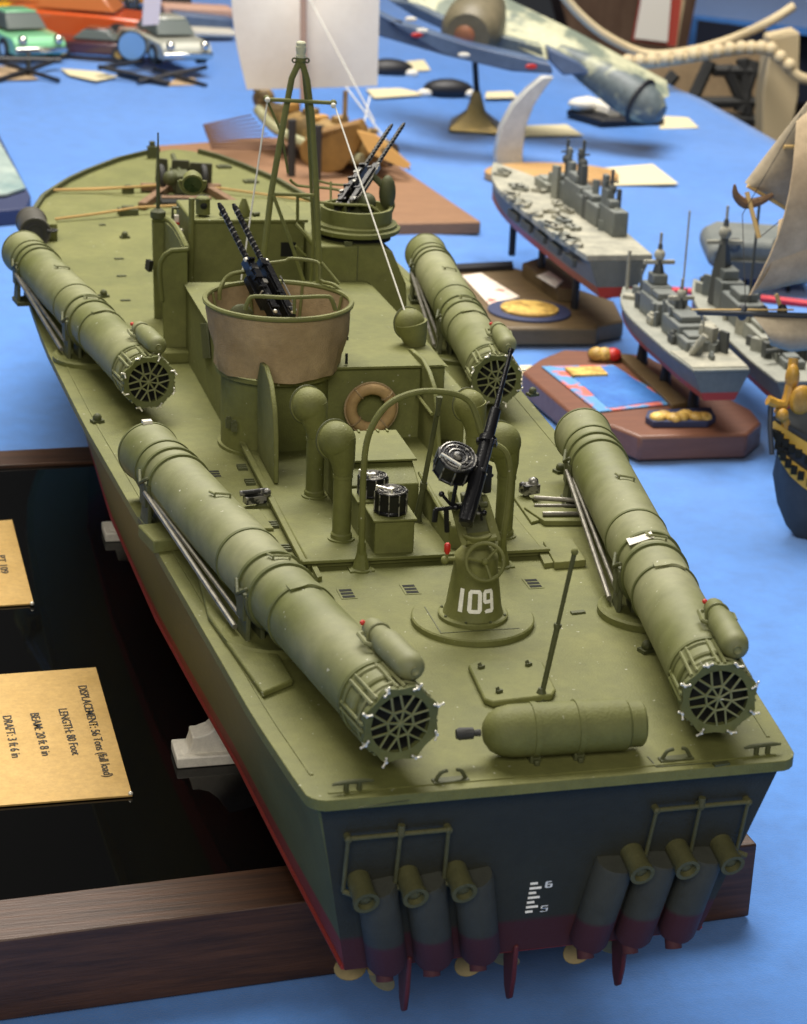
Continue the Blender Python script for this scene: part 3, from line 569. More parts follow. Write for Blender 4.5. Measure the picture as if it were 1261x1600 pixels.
# life ring on the aft wall
q = Vector((0.34103, 9.72, 0.42443)); RX = Matrix.Rotation(pi/2, 4, 'X')
b = B(); b.torus(q, .268, .078, RX, sg=14); lr = obj('life_ring', b, ring_tan, boat)
b = B(); b.torus(q, .352, .014, RX); obj('grab_line', b, canvas, lr)
for k in range(4): M = Matrix.Translation(q) @ RX @ Matrix.Rotation(k*pi/2+.7, 4, 'Z'); b = B(M); b.torus((.268, 0, 0), .084, .012, Matrix.Rotation(pi/2, 4, 'X'), seg=16); obj('canvas_band', b, canvas, lr)
# splinter fins
def fin(x, pts, th=.06):
    b = B(); b.extr(pts, (th, 0, 0)); return obj('splinter_shield', b, olive, boat, bev=.012)
fx = -1.19908-.03
fin(fx, [(-1.22908, 8.10828, 0.0158), (-1.22908, 9.3011, 0.03103), (-1.22908, 9.36929, 0.99229), (-1.22908, 9.20043, 1.24497), (-1.22908, 8.88249, 1.29067), (-1.22908, 8.51398, 1.17294), (-1.22908, 8.27257, 0.92134), (-1.22908, 8.16033, 0.62938)])
fin(0, [(1.02, 8.76433, -0.01627), (1.02, 10.48259, -0.11619), (1.02, 10.76552, 0.91453), (1.02, 10.48334, 0.9972), (1.02, 9.84637, 1.0527), (1.02, 9.48666, 0.98644), (1.02, 9.1911, 0.86074), (1.02, 9.01206, 0.61464)])
b = B(); b.rod((0.98, 10.50393, 0.5702), (0.98, 9.01172, 0.55531), .022); obj('fin_brace', b, olive, boat)
# midship gun tub
tc_ = Vector((-.86, 10.12, 0))
b = B(TR(tc_)); b.lathe([(.70, -.20), (.70, .86), (.78, .87), (.78, .93), (.70, .94)], 48, caps=True); tub = obj('gun_tub', b, olive, boat)
b = B(TR(tc_)); b.lathe([(.74, -.16), (.74, -.10), (.70, -.10)], 48, caps=False); obj('tub_flange', b, olive, tub)
for q in ((-1.52724, 9.75, 0.21107), (-1.47715, 9.6, 0.20718)): b = B(); b.cbox(q, .07, .05, .12); b.cbox(cy_(q, .12), .05, .04, .03); obj('tub_catch', b, olive_dark, tub)
cr_ = Vector((-.85, 10.03, 0))
b = B(TR(cr_)); n = 72; rings = []
for r0, z in ((.93, 1.80), (.92, 1.7), (.885, 1.45), (.845, 1.2), (.81, 1.02), (.80, .96), (.785, .97), (.82, 1.2), (.90, 1.7), (.91, 1.79)):
    w = min(1, (1.8-z)/.4); rings.append([((r0+w*(.022*sin(7*t+7*z)+.018*sin(4*t-6*z)+.010*sin(17*t-5*z)))*cos(t), (r0+w*(.022*sin(7*t+7*z)+.018*sin(4*t-6*z)+.010*sin(17*t-5*z)))*sin(t), z+.012*w*sin(5*t)) for t in [2*pi*i/n for i in range(n)]])
b.loft(rings, caps=False); obj('canvas_screen', b, canvas, tub, smooth=60)
b = B(TR(cr_)); b.torus((0, 0, 1.815), .935, .035, seg=64); obj('tub_rim', b, olive, tub)
for t in [k*pi/4+.25 for k in range(8)]: b = B(TR(cr_)); b.rod((.90*cos(t), .90*sin(t), 1.80), (.72*cos(t), .72*sin(t), .95), .02); obj('tub_stanchion', b, olive, tub)
railbar([(-1.42111, 9.2, 1.9256), (-1.38254, 9.2, 2.03922), (-1.30365, 9.2, 2.09517), (-0.89713, 9.15, 2.08706), (-0.41921, 9.2, 2.08391), (-0.33682, 9.2, 2.04168), (-0.27367, 9.25, 1.89494)], .028, sm=3); b = B(); b.rod((-0.81684, 9.15, 2.08603), (-0.81294, 9.15, 1.88104), .022); obj('grab_rail', b, olive, cab)
railbar([(-1.54961, 10.4, 1.7344), (-1.54212, 10.4, 1.86984), (-1.46102, 10.5, 1.97808), (-1.3458, 10.5, 2.05309), (-1.12977, 10.6, 2.05089)], .028, sm=3)
railbar([(-0.88616, 10.8, 2.10034), (-0.6236, 10.85, 2.12004), (-0.53924, 10.85, 2.1538), (-0.24999, 10.8, 2.12984), (-0.17311, 10.75, 2.07294), (-0.17037, 10.7, 1.89578), (-0.04858, 10.5, 1.89495), (0.04322, 10.4, 1.83414), (0.06695, 10.3, 1.75721)], .026, sm=3)
railbar([(-0.15723, 10.75, 2.1245), (0.05853, 10.6, 1.86756)], .022)
b = B(TR(cr_)); b.lathe([(.5, .9), (.5, 1.0), (.1, 1.0)], 24); b.rod((0, 0, 1.0), (0, 0, 1.55), .09); b.ball((-.45, .2, 1.55), .17, 12, (1, .5, 1)); obj('gun_mount', b, olive_dark, tub)
def twin_gun(p0, p1, side, scale=1.0, m1=None, m2=None):
    p0, p1 = Vector(p0), Vector(p1); d = (p1-p0).normalized(); rt = Vector(side).normalized(); up = rt.cross(d); M = Matrix((rt, d, up)).transposed().to_4x4(); M.translation = p0; L = (p1-p0).length
    b = B(M); s = scale
    for sx in (-.10*s, .10*s):
        b.box(sx-.055*s, sx+.055*s, -.35*s, L*.38, -.08*s, .09*s); b.box(sx-.04*s, sx+.04*s, -.25*s, L*.30, .09*s, .13*s); b.box(sx-.09*s, sx+.02*s, .05, .32*s, -.16*s, -.04*s)
    b.box(-.12*s, .12*s, -.1, .12*s, -.22*s, -.06*s); b.tube([(-.1*s, -.35*s, 0), (-.14*s, -.52*s, -.05), (.14*s, -.52*s, -.05), (.1*s, -.35*s, 0)], .022*s, 6)
    g = obj('twin_machine_gun', b, m1 or gun_black, boat, bev=.012)
    for sx in (-.10*s, .10*s):
        c = B(M); c.lathe([(.038*s, L*.38), (.038*s, L*.97), (.030*s, L*.97), (.026*s, L)], 10, Matrix.Translation((sx, 0, .02)) @ Matrix.Rotation(-pi/2, 4, 'X')); ba = obj('gun_barrel', c, m1 or gun_black, g)
        c = B(M)
        for k in range(11): y = L*(.42+.05*k); c.torus((sx, y, .02), .040*s, .010*s, Matrix.Rotation(pi/2, 4, 'X') @ Matrix.Rotation(.5, 4, 'Y'), seg=10, sg=5)
        obj('cooling_sleeve', c, m2 or gun_hi, ba)
        c = B(M); c.ball((sx*1.2, -.30*s, .10*s), .028*s, 8); c.ball((sx*1.4, L*.36, .06*s), .035*s, 8); c.box(sx-.057*s, sx+.057*s, 0, .02, -.082*s, .095*s); obj('bolt_handle', c, silver if m2 is None else m2, g)
    rs_ = random.Random(5)
    for k in range(12):
        c = B(M); x = rs_.choice((-.1, .1))*s+rs_.uniform(-.05, .05); y = -.3*s+k*.07; w = rs_.uniform(.02, .05); c.box(x-w, x+w, y, y+rs_.uniform(.02, .06), .05, .10+rs_.uniform(0, .06)); obj('gun_fitting', c, gun_hi if k % 3 == 0 else (m1 or gun_black), g)
    c = B(M); c.tube([(.16*s, -.1, .05), (.2*s, -.2, .1), (.2*s, .25, .1)], .012, 6); c.box(.158*s, .17*s, -.3*s, L*.35, -.05, .07); obj('feed_cover', c, m2 or gun_hi, g)
    return g
twin_gun((-0.93183, 10.1, 1.85776), (-1.37895, 11.0, 2.83391), (.94, .20, -.1), 1.0)
# forward cockpit: pilot house, bridge screens and starboard house with the second tub
ph = house('pilot_house', -1.16, .56, 15.5, 17.3, -.3, (1.57, 1.50), bev=.03)
b = B(); b.box(.19, .42, 15.485, 15.5, 1.02, 1.24); obj('wall_opening', b, dark, ph)
b = B(); b.box(-1.20, .60, 15.46, 15.52, 1.55, 1.60); obj('roof_edge', b, olive, ph, bev=.01)
hs = B(); prof = [(.57, -.3), (.57, 1.40), (1.55, 1.40), (1.74, 1.30), (1.97, .79), (2.06, -.3)]; hs.loft([[(x, y, z) for x, z in prof] for y in (14.6, 17.6)]); hs = obj('starboard_house', hs, olive, boat, bev=.03)
b = B(); b.box(1.19, 1.20, 14.585, 14.60, .4, 1.40); b.cbox((1.05, 14.62, 1.40), .12, .06, .06); obj('house_seam', b, olive_dark, hs)
fc = (1.30, 15.25, 0)
b = B(TR(fc)); b.lathe([(.52, 1.38), (.52, 1.48), (.66, 1.49), (.68, 1.53), (.68, 1.56), (.63, 1.58), (.63, 1.62), (.58, 1.64), (.55, 1.64), (.55, 1.86), (.50, 1.86), (.48, 1.66), (.02, 1.66)], 48); ft = obj('forward_gun_tub', b, olive, boat)
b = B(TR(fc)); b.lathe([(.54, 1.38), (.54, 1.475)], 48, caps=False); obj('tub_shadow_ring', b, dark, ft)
b = B(TR(fc)); b.cbox((.05, 0, 1.6), .4, .3, .28); b.ball((.12, -.15, 1.95), .15, 12); b.ball((.50, .1, 2.05), .19, 14, (.7, .7, 1.4)); b.rod((.22, .1, 2.35), (.48, .1, 2.1), .05); obj('gun_mount', b, olive_dark, ft)
def frail(p, r=.024): b = B(); b.tube(p, r, 6, smooth=2); obj('tub_rail', b, olive, ft)
frail([(0.29349, 15.4, 2.23569), (0.41293, 15.4, 2.13856), (0.75832, 15.4, 2.1104), (1.03526, 15.3, 2.09383), (1.1954, 15.2, 1.99829), (1.42329, 15.1, 1.96193), (1.59437, 15.0, 1.83685), (1.67951, 15.0, 1.6885)]); frail([(0.31847, 15.0, 2.07976), (0.68137, 15.0, 1.97353), (1.10277, 14.9, 1.95745), (1.44907, 14.9, 1.93818), (1.65398, 14.9, 1.76115)]); frail([(1.80998, 15.6, 1.89063), (1.96484, 15.6, 1.83068), (1.93911, 15.6, 1.69989), (1.77819, 15.4, 1.49484)])
frail([(0.33788, 15.0, 2.0798), (0.34551, 15.0, 1.6904)]); frail([(0.92435, 15.4, 2.1994), (0.89074, 15.2, 1.90932)], .018); frail([(0.80843, 15.9, 2.11138), (1.06103, 15.9, 2.05267), (1.26314, 15.9, 2.04346)], .02)
frail([(0.25895, 14.7, 1.71187), (0.39755, 14.6, 1.56044), (0.52753, 14.6, 1.38443)], .03); frail([(0.24588, 14.6, 1.40542), (0.40414, 14.6, 1.24821)], .02)
twin_gun((1.24243, 15.2, 2.08688), (2.08721, 16.0, 2.96504), (.93, -.25, .15), .95, m2=steel)
# bridge screens, port side
b = B(); pl = [(-1.71941, 14.5, -0.29116), (-1.36779, 14.5, -0.27913), (-1.37691, 14.5, 1.38077), (-1.61, 14.5, 1.37255), (-1.71251, 14.5, 1.3063), (-1.77809, 14.5, 1.19197), (-1.78813, 14.5, 1.04817), (-1.7436, 14.5, 0.6129)]; b.extr(pl, (0, .06, 0)); sh = obj('bridge_shield', b, olive, boat, bev=.015)
b = B(); b.tube([(-1.75557, 14.48, 0.61846), (-1.7907, 14.48, 1.05332), (-1.78067, 14.48, 1.19703), (-1.71514, 14.48, 1.31129), (-1.6127, 14.48, 1.37749), (-1.37042, 14.48, 1.39521)], .035, 8); obj('shield_rim', b, olive, sh)
b = B(); b.extr([(-1.58377, 16.9, 1.26121), (-1.32527, 16.9, 1.26087), (-1.31068, 16.9, -0.35663), (-1.55378, 16.9, -0.35266)], (0, .10, 0)); obj('bridge_shield', b, olive, boat, bev=.02)
b = B(); b.tube([(-1.58371, 16.9, 1.27136), (-1.35845, 16.8, 1.29429), (-1.31153, 16.2, 1.31365), (-1.32559, 15.4, 1.33588), (-1.38625, 14.5, 1.39995)], .045, 8, smooth=3); obj('coaming_rim', b, olive, boat)
b = B(); b.extr([(-1.35856, 16.8, 1.26385), (-1.3116, 16.2, 1.28363), (-1.32563, 15.4, 1.30646), (-1.37917, 14.55, 1.34931), (-1.37, 14.55, -.3), (-1.40, 16.8, -.35)], (-.05, 0, 0)); obj('coaming_panel', b, olive, boat)
b = B(); b.cbox((-1.51947, 14.50464, -0.27713), .5, .55, .18, .05); obj('bridge_step', b, olive, boat, bev=.02)
b = B(); b.cbox((-1.12177, 17.0, 1.15545), .22, .1, .16); b.cbox((-1.17767, 16.6, 1.08717), .16, .1, .10); ip = obj('instrument_panel', b, cream, ph)
b = B(); b.cbox((-1.13289, 16.92, 1.18448), .22, .03, .035); obj('red_strip', b, redp, ip)
b = B(); b.tube([(-1.25194, 17.0, 1.22731), (-1.25136, 17.0, 1.43122), (-0.95096, 17.0, 1.43136)], .03, 6); b.tube([(-1.10754, 17.1, 1.3575), (-0.95664, 17.1, 1.3575)], .05, 6); obj('bridge_frame', b, olive_dark, ph)
b = B(); b.extr([(-1.7, 16.79874, 0.66351), (-1.7, 16.97163, 0.46527), (-1.7, 16.48911, 0.53726), (-1.7, 16.32061, 0.75291)], (.06, 0, 0)); obj('side_lamp', b, dark, boat)
# pilot house roof gear
b = B(); q = Vector((-0.941, 15.92138, 1.58694)); b.lathe([(.11, 0), (.11, .24), (.09, .26)], 16, Matrix.Translation(q)); v_ = obj('roof_ventilator', b, olive, ph); b = B(); b.ball(q+Vector((0, -.08, .14)), .06, 10); obj('opening', b, dark, v_)
b = B(); q = Vector((-0.34523, 15.72755, 1.59155)); b.lathe([(.09, 0), (.10, .08), (.06, .2), (.03, .28)], 14, Matrix.Translation(q)); obj('torpedo_director', b, olive, ph)
b = B(); q = Vector((-0.6778, 15.72876, 1.59152)); b.lathe([(.03, 0), (.05, .03), (.03, .1)], 10, Matrix.Translation(q)); b.rod((-0.18296, 15.87158, 1.58811), (-0.07564, 15.91978, 1.58697), .03); obj('roof_fitting', b, olive_dark, ph)
# searchlight on its pole, antenna whip
q = Vector((-1.1943, 15.25, 2.23207)); b = B(); b.rod((q.x-.01, 15.4, -.3), (q.x, 15.35, q.z-.28), .045); sl = obj('searchlight_pole', b, olive, boat)
M = Matrix.Translation(q) @ Vector((-.1, -.9, -.35)).to_track_quat('Z', 'Y').to_matrix().to_4x4()
b = B(M); b.lathe([(.02, -.18), (.10, -.15), (.145, -.06), (.15, .06), (.16, .08), (.13, .09), (.02, .06)], 24); b.rod((-.2, 0, 0), (.2, 0, 0), .02); l_ = obj('searchlight', b, olive, sl)
b = B(M); b.lathe([(.135, .095), (.01, .115)], 24, caps=False); obj('lens', b, mat('green_lens', (.02, .035, .012), .15), l_)
b = B(); b.torus(q+Vector((0, .02, 0)), .2, .022, Matrix.Rotation(pi/2, 4, 'X'), a0=pi, a1=2*pi, seg=16); obj('searchlight_bracket', b, olive, sl)
q = (-1.49393, 16.9, 1.35247); b = B(); b.tube([q, (-1.49146, 16.9, 1.80655), (-1.48697, 16.9, 2.63193)], [.035, .03, .012]); b.lathe([(.12, -.05), (.12, .05), (.05, .1)], 12, Matrix.Translation(q)); obj('rod_antenna', b, olive_dark, boat)
# ---- mast
b = B(); tp = Vector((0.07271, 13.6, 4.313))
def leg(pts, r): b = B(); b.tube(pts, r, 8); return obj('mast_leg', b, olive, mast)
b.lathe([(.055, -.05), (.07, -.03), (.07, .01), (.05, .02)], 16, Matrix.Translation(tp)); mast = obj('mast', b, olive, boat)
b = B(); b.lathe([(.072, .02), (.072, .05), (.064, .055), (.066, .10), (.072, .105), (.074, .17), (.066, .175), (.068, .22), (.05, .24)], 20, Matrix.Translation(tp)); obj('mast_cap', b, mat('pale_cap', (.50, .50, .34), .6), mast)
b = B(); b.torus(tp+Vector((-.09, 0, -.02)), .03, .012, Matrix.Rotation(pi/2, 4, 'X'), seg=12); b.torus(tp+Vector((.09, 0, -.02)), .03, .012, Matrix.Rotation(pi/2, 4, 'X'), seg=12); obj('mast_eye', b, olive_dark, mast)
leg([tp, (-0.04897, 13.6, 4.04521), (-0.13963, 13.6, 3.52623), (-0.31433, 13.6, 2.43367), (-0.41211, 13.6, 1.50262), (-0.43502, 13.6, 1.12445)], .045); leg([tp, (0.16957, 13.6, 4.02272), (0.24427, 13.6, 3.53156), (0.33164, 13.6, 2.52809), (0.39308, 13.6, 1.49726), (0.40542, 13.6, 0.97163)], .045)
leg([(0.11222, 13.6, 4.15473), (0.26213, 13.9, 3.29394), (0.4335, 14.2, 1.61766), (0.40972, 14.2, 0.95901)], .025); leg([(-0.29519, 13.55, 2.39869), (-0.06312, 13.5, 1.78809), (0.17468, 13.5, 1.10601)], .026)
leg([(-0.38763, 13.6, 3.71929), (-0.14362, 13.8, 3.23545), (-0.00354, 14.0, 2.62645)], .018)
b = B(); b.rod((-0.43297, 13.5, 3.76307), (0.55, 13.5, 3.72515), .028); b.ball((-0.41509, 13.5, 3.77223), .05, 10); b.ball((0.53163, 13.5, 3.72486), .05, 10); obj('crossarm', b, olive, mast)
b = B(); b.rod((-0.31392, 13.6, 2.40604), (0.33483, 13.6, 2.38912), .026); b.ball((-0.31392, 13.6, 2.40604), .05, 8); obj('mast_spreader', b, olive, mast)
for a_, b_ in (((-0.40572, 13.5, 3.74575), (-0.80004, 13.2, 1.2607)), ((0.54105, 13.5, 3.71604), (1.04236, 10.9, 1.38722))): b = B(); b.rod(a_, b_, .012, seg=6); obj('halyard', b, thread, mast)
for q in ((-0.41482, 13.45, 3.76339), (0.52202, 13.45, 3.69786)): b = B(); b.ball(q, .04, 8); obj('halyard_knot', b, thread, mast)
# ---- foredeck: lashed field gun on timbers, rope lashings, drum
def fd(x, y, h=0): return (x, y, sheer(y)+h)
fg = B(); 
for p in (((-0.30871, 26.5, -0.20348), (-0.04114, 26.5, -0.20235), (-0.06492, 26.5, 0.26178), (-0.28049, 26.5, 0.28579)), ((0.01046, 26.5, -0.03396), (0.36856, 26.5, -0.03202), (0.36853, 26.5, 0.23929), (0.02406, 26.5, 0.2496)), ((0.35573, 26.5, -0.23966), (0.81963, 26.5, -0.23783), (0.83082, 26.5, 0.178), (0.38133, 26.5, 0.2007))): fg.extr(p, (0, .06, 0))
fg = obj('deck_gun_shield', fg, mat('shield_paint', (.045, .045, .018), .7), boat, bev=.01)
b = B(); q = Vector((0.15109, 25.95625, -0.38)); b.rod(q+Vector((0, -.2, .35)), q+Vector((0, 1.4, .55)), .05); b.cbox(q+Vector((0, .3, .1)), .3, .9, .35); b.ball(q+Vector((-.25, -.1, .4)), .15, 10); b.ball(q+Vector((.15, -.1, .35)), .12, 10); obj('deck_gun_breech', b, olive_dark, fg)
for sx in (-.35, .5): M = Matrix.Translation(q+Vector((sx, .5, .28))) @ Matrix.Rotation(pi/2, 4, 'Y'); b = B(M); b.torus((0, 0, 0), .22, .06); b.lathe([(.18, -.03), (.18, .03)], 16); obj('gun_wheel', b, rubber, fg)
for a_, b_ in (((-0.78487, 24.79964, -0.3), (-0.06282, 26.5315, -0.3)), ((1.02272, 25.03096, -0.3), (0.71019, 26.54418, -0.3)), ((-0.33198, 25.45239, -0.32), (0.63963, 25.40246, -0.32)), ((-0.60972, 26.43043, -0.28), (0.9849, 26.39655, -0.28))): b = B(); b.beam(a_, b_, .16, .14); obj('timber_baulk', b, timber, boat, bev=.01)
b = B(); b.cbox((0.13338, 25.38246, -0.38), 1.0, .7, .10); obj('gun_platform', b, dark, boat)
def rp(pts): b = B(); b.tube(pts, .028, 6); obj('rope_lashing', b, rope_t, boat)
rope_t = mat('tan_rope', (.42, .27, .10), .9)
rp([(-2.3957, 26.29294, -0.32), (-1.37852, 26.30001, -0.28), (-0.23244, 26.40404, -0.26), (0.78562, 26.36122, -0.26), (1.99003, 25.82017, -0.32), (2.79885, 25.28867, -0.33)]); rp([(-2.3957, 26.29294, -0.32), (-1.50635, 26.27252, -0.3), (-0.29475, 25.92135, -0.13)]); rp([(-2.58196, 23.80519, -0.33), (-1.73472, 24.05969, -0.28), (-0.91519, 24.42408, -0.24), (0.15292, 24.64814, -0.24), (0.80172, 24.82836, -0.28)])
M = Matrix.Translation((-3.03044, 21.69381, -0.08)) @ Matrix.Rotation(-pi/2, 4, 'X') @ Matrix.Rotation(.0, 4, 'Y')
b = B(M); b.lathe([(.22, .03), (.24, 0), (.27, 0), (.28, .04), (.26, .06), (.26, .8), (.28, .82), (.28, .86), (.2, .88)], 28); dr = obj('depth_charge', b, mat('charcoal_drum', (.045, .042, .035), .6, col2=(.07, .065, .05)), boat)
b = B(M); b.lathe([(.225, .028), (.01, .03)], 28, caps=False); b.torus((0, 0, .02), .14, .02); obj('drum_end', b, rubber, dr)
b = B(); b.cbox((-2.82463, 22.55493, -0.38), .46, .5, .32); obj('depth_charge_rack', b, olive, boat, bev=.02)
b = B(); b.torus((-2.73319, 21.67302, -0.03), .08, .02, seg=14); obj('rack_strap', b, rubber, dr)
for p, w, h in (((-0.87921, 26.29484, -0.38), .22, .12), ((-1.09589, 24.44046, -0.38), .36, .12), ((1.43374, 28.82231, -0.38), .3, .05), ((1.76064, 27.3611, -0.38), .3, .05), ((0.04298, 29.77384, -0.38), .2, .26), ((-1.67205, 23.54604, -0.38), .12, .02)):
    b = B(); b.cbox(p, w, w*.7, h, .1); b.cbox((p[0], p[1], p[2]+h), w*.6, w*.4, h*.4); obj('deck_fitting', b, olive_dark, boat, bev=.01)
b = B(); rr = []
for T, sg, y0, y1 in ((PE, 1, 22.0, 30.4), (SE, -1, 23.5, 30.3)):
    rr = []
    for k in range(26): y = y0+(y1-y0)*k/25; x = interp(T, y)+sg*.10; z = sheer(y); rr.append([(x-.04, y, z), (x-.04, y, z+.10), (x+.04, y, z+.10), (x+.04, y, z)])
    b.loft(rr)
obj('bow_toe_rail', b, olive_dark, boat)

# ================================================================ display base
base = thing('display_stand', 'walnut framed display base with glossy black panel and brass plates under the green boat', 'display base', (-1, 11, -3.98))
Mb = Matrix.Translation((3.66, 3.50, 0)) @ Matrix.Rotation(R(2.7), 4, 'Z')
zb = -3.98; ZT = -3.0; fw = 0.82713*.98
def railw(name, x0, x1, y0, y1): b = B(Mb); b.box(x0, x1, y0, y1, zb+.005, ZT); obj(name, b, wood, base, bev=.02)
railw('frame_rail', -12.2, 0, 0, fw); railw('frame_rail', -12.2, 0, 15.3-fw*.9, 15.3); railw('frame_side', -fw, 0, fw+.003, 15.3-fw*.9-.003); railw('frame_side', -12.2, -12.2+fw, fw+.003, 15.3-fw*.9-.003)
b = B(Mb); b.box(-12.2+fw, -fw, fw, 15.3-fw*.9, zb+.1, ZT-.06); obj('black_panel', b, acryl, base)
def ped(y, xl):
    b = B(); z = ZT-.06; P = [(xl, z), (xl, z+.13), (xl+.10, z+.17), (xl+.14, z+.30), (xl+.14, z+.36), (xl+.22, z+.36), (xl+.34, z+.40), (xl+.45, z+.50), (xl+.52, z+.62), (xl+.62, z+.75), (-xl-.5, z+.75), (-xl-.14, z+.30), (-xl-.1, z+.17), (-xl, z+.13), (-xl, z)]
    b.extr([(p[0], y, p[1]) for p in P], (0, .34, 0)); o = obj('white_support', b, cream, base, bev=.02)
    b = B(); b.box(xl-.06, -xl+.06, y-.10, y+.44, z, z+.14); obj('support_foot', b, cream, o, bev=.02)
ped(6.75, -2.56); ped(14.3, -2.6)
def plate(c4, name='brass_plate'):
    b = B(); b.extr(c4, (0, 0, .025)); return obj(name, b, brass, base, bev=.004)
p1 = plate([(-3.26871, 9.65257, -3.05), (-3.22388, 6.03042, -3.05), (-6.22673, 6.06799, -3.05), (-6.19699, 9.59174, -3.05)]); p2 = plate([(-3.95733, 15.2587, -3.05), (-3.8899, 11.92016, -3.05), (-7.12433, 11.83946, -3.05), (-7.18499, 14.84153, -3.05)])
def text(s, name, a, bpt, size, parent, m=ink, stretch=1, lift=(0, 0, 0)):
    cu_ = bpy.data.curves.new(name, 'FONT'); cu_.body = s; cu_.size = 1; cu_.extrude = 0; cu_.offset = .008; cu_.resolution_u = 3
    o = bpy.data.objects.new(name, cu_); S.collection.objects.link(o); bpy.context.view_layer.update()
    me = bpy.data.meshes.new_from_object(o.evaluated_get(bpy.context.evaluated_depsgraph_get())); bpy.data.objects.remove(o); bpy.data.curves.remove(cu_)
    xs = [v.co.x for v in me.vertices]; x0, x1 = min(xs), max(xs); a = Vector(a); bp = Vector(bpt); d = bp-a; L = d.length; d.normalize(); up = Vector((0, 0, 1)).cross(d); k = L/(x1-x0)
    g = base_of(parent)
    for v in me.vertices: q = a+d*((v.co.x-x0)*k)+up*(v.co.y*size)+Vector((0, 0, .003)); v.co = (q-g)*K
    me.materials.append(m); ob = bpy.data.objects.new(name, me); S.collection.objects.link(ob); ob.parent = parent; ob['label'] = 'engraved line '+s
    return ob
# baselines run towards the stern, letter tops to starboard
text('DISPLACEMENT: 56 Tons (full load)', 'engraved_line', (-3.55315, 9.09411, -3.02), (-3.49436, 6.52677, -3.02), .155, p1)
text('LENGTH: 80 Foot', 'engraved_line', (-3.85931, 8.45527, -3.02), (-3.8071, 7.15537, -3.02), .155, p1)
text('BEAM: 20 ft 8 in', 'engraved_line', (-4.21, 8.38402, -3.02), (-4.15746, 7.19985, -3.02), .155, p1)
text('DRAFT: 3 ft 6 in', 'engraved_line', (-4.54509, 8.36686, -3.02), (-4.50824, 7.21042, -3.02), .155, p1)
text('PT 109', 'engraved_line', (-4.26851, 13.77749, -3.02), (-4.25891, 13.07176, -3.02), .155, p2)
for q in ((-3.9169, 11.89939, -3.02), (-3.24258, 6.05725, -3.02)): b = B(); b.ball(q, .03, 8); obj('plate_screw', b, silver, base)
# ================================================================ the table and what stands on it
TZ = -3.98
cloth = mat('blue_tablecloth', (.040, .190, .58), .85, col2=(.056, .222, .64), nscale=.25, bump=.22, bscale=45, sheen=.5)
b = B(); nx, ny = 110, 190; X0, X1, Y0, Y1 = -45, 24.2, -14, 100
from mathutils import noise as mnoise
def wrz(x, y):
    w = .10*mnoise.noise(Vector((x*.22, y*.10, 1)))+.05*mnoise.noise(Vector((x*.8+y*.15, y*.2, 4)))
    if -10 < x < 5 and -1 < y < 21: w = 0
    return TZ - .03 + w*.9 + .05*max(0, sin(x*.35+y*.11+sin(y*.2)))**6*(1 if abs(x) > 5 or y > 30 or y < 1 else 0) - .05*(x > 99)
g = [[b.v((X0+(X1-X0)*i/nx, Y0+(Y1-Y0)*j/ny, wrz(X0+(X1-X0)*i/nx, Y0+(Y1-Y0)*j/ny))) for i in range(nx+1)] for j in range(ny+1)]
for j in range(ny):
    for i in range(nx): b.f([g[j][i], g[j][i+1], g[j+1][i+1], g[j+1][i]])
e = [b.v((X1+.8+.3*sin(j*.9), Y0+(Y1-Y0)*j/ny, TZ-22)) for j in range(ny+1)]; e2 = [b.v((X1+.35, Y0+(Y1-Y0)*j/ny, TZ-.5)) for j in range(ny+1)]
for j in range(ny): b.f([g[j][nx], e2[j], e2[j+1], g[j+1][nx]]); b.f([e2[j], e[j], e[j+1], e2[j+1]])
obj('tabletop', b, cloth, None, kind='structure', smooth=80)
b = B(); b.box(-120, 160, -60, 260, TZ-27, TZ-26.5); obj('floor', b, mat('carpet', (.045, .035, .028), .95, col2=(.07, .05, .04), nscale=.2), None, kind='structure')
def card(pts, label, name='paper_card', col=None, h=.02):
    b = B(); b.extr(pts, (0, 0, h)); o = obj(name, b, col or paper, None, orig=pts[0]); tagp(o, label, 'paper card', 'paper cards on the tablecloth'); return o
paper = mat('cream_paper', (.68, .60, .38), .7); paper_w = mat('white_paper', (.78, .75, .68), .7)
T_ = TZ+.02
card([(14.58861, 45.73077, -3.94), (17.95083, 46.89353, -3.94), (17.73279, 43.94826, -3.94), (15.58518, 43.72921, -3.94)], 'cream paper card behind the aircraft carrier model, widest of the loose cards')
card([(15.35358, 53.13565, -3.94), (17.13479, 53.4826, -3.94), (17.13967, 51.55797, -3.94), (14.88923, 51.32162, -3.94)], 'cream paper card between the bronze stand and the curved stand')
card([(21.40594, 55.3326, -3.94), (22.24588, 55.14874, -3.94), (21.92751, 53.21031, -3.94), (20.3252, 52.87728, -3.94)], 'cream paper card at the end of the black slab with the white fuselage')
card([(11.49898, 59.81687, -3.94), (12.85463, 60.22029, -3.94), (13.58007, 58.97169, -3.94), (11.39732, 57.99711, -3.94)], 'cream paper card just right of the white sail foot')
card([(14.41685, 66.27337, -3.94), (15.39245, 66.86655, -3.94), (15.06175, 64.4011, -3.94), (13.81459, 63.95641, -3.94)], 'small cream paper card behind the black and white orca figure')
card([(16.00431, 59.73389, -3.94), (17.05683, 59.97157, -3.94), (16.86332, 58.62744, -3.94), (15.58115, 58.37981, -3.94)], 'narrow pale card to the right of the orca figure')
card([(0.98266, 62.95443, -3.94), (2.1838, 62.55167, -3.94), (2.86413, 61.54754, -3.94), (1.97395, 60.5211, -3.94), (1.15213, 61.61738, -3.94)], 'cream paper slip between the two black wire stands')
card([(0.20669, 66.57955, -3.94), (1.22024, 66.42651, -3.94), (1.18298, 64.95458, -3.94), (0.09363, 65.09579, -3.94)], 'pale paper slip in front of the orange red car')
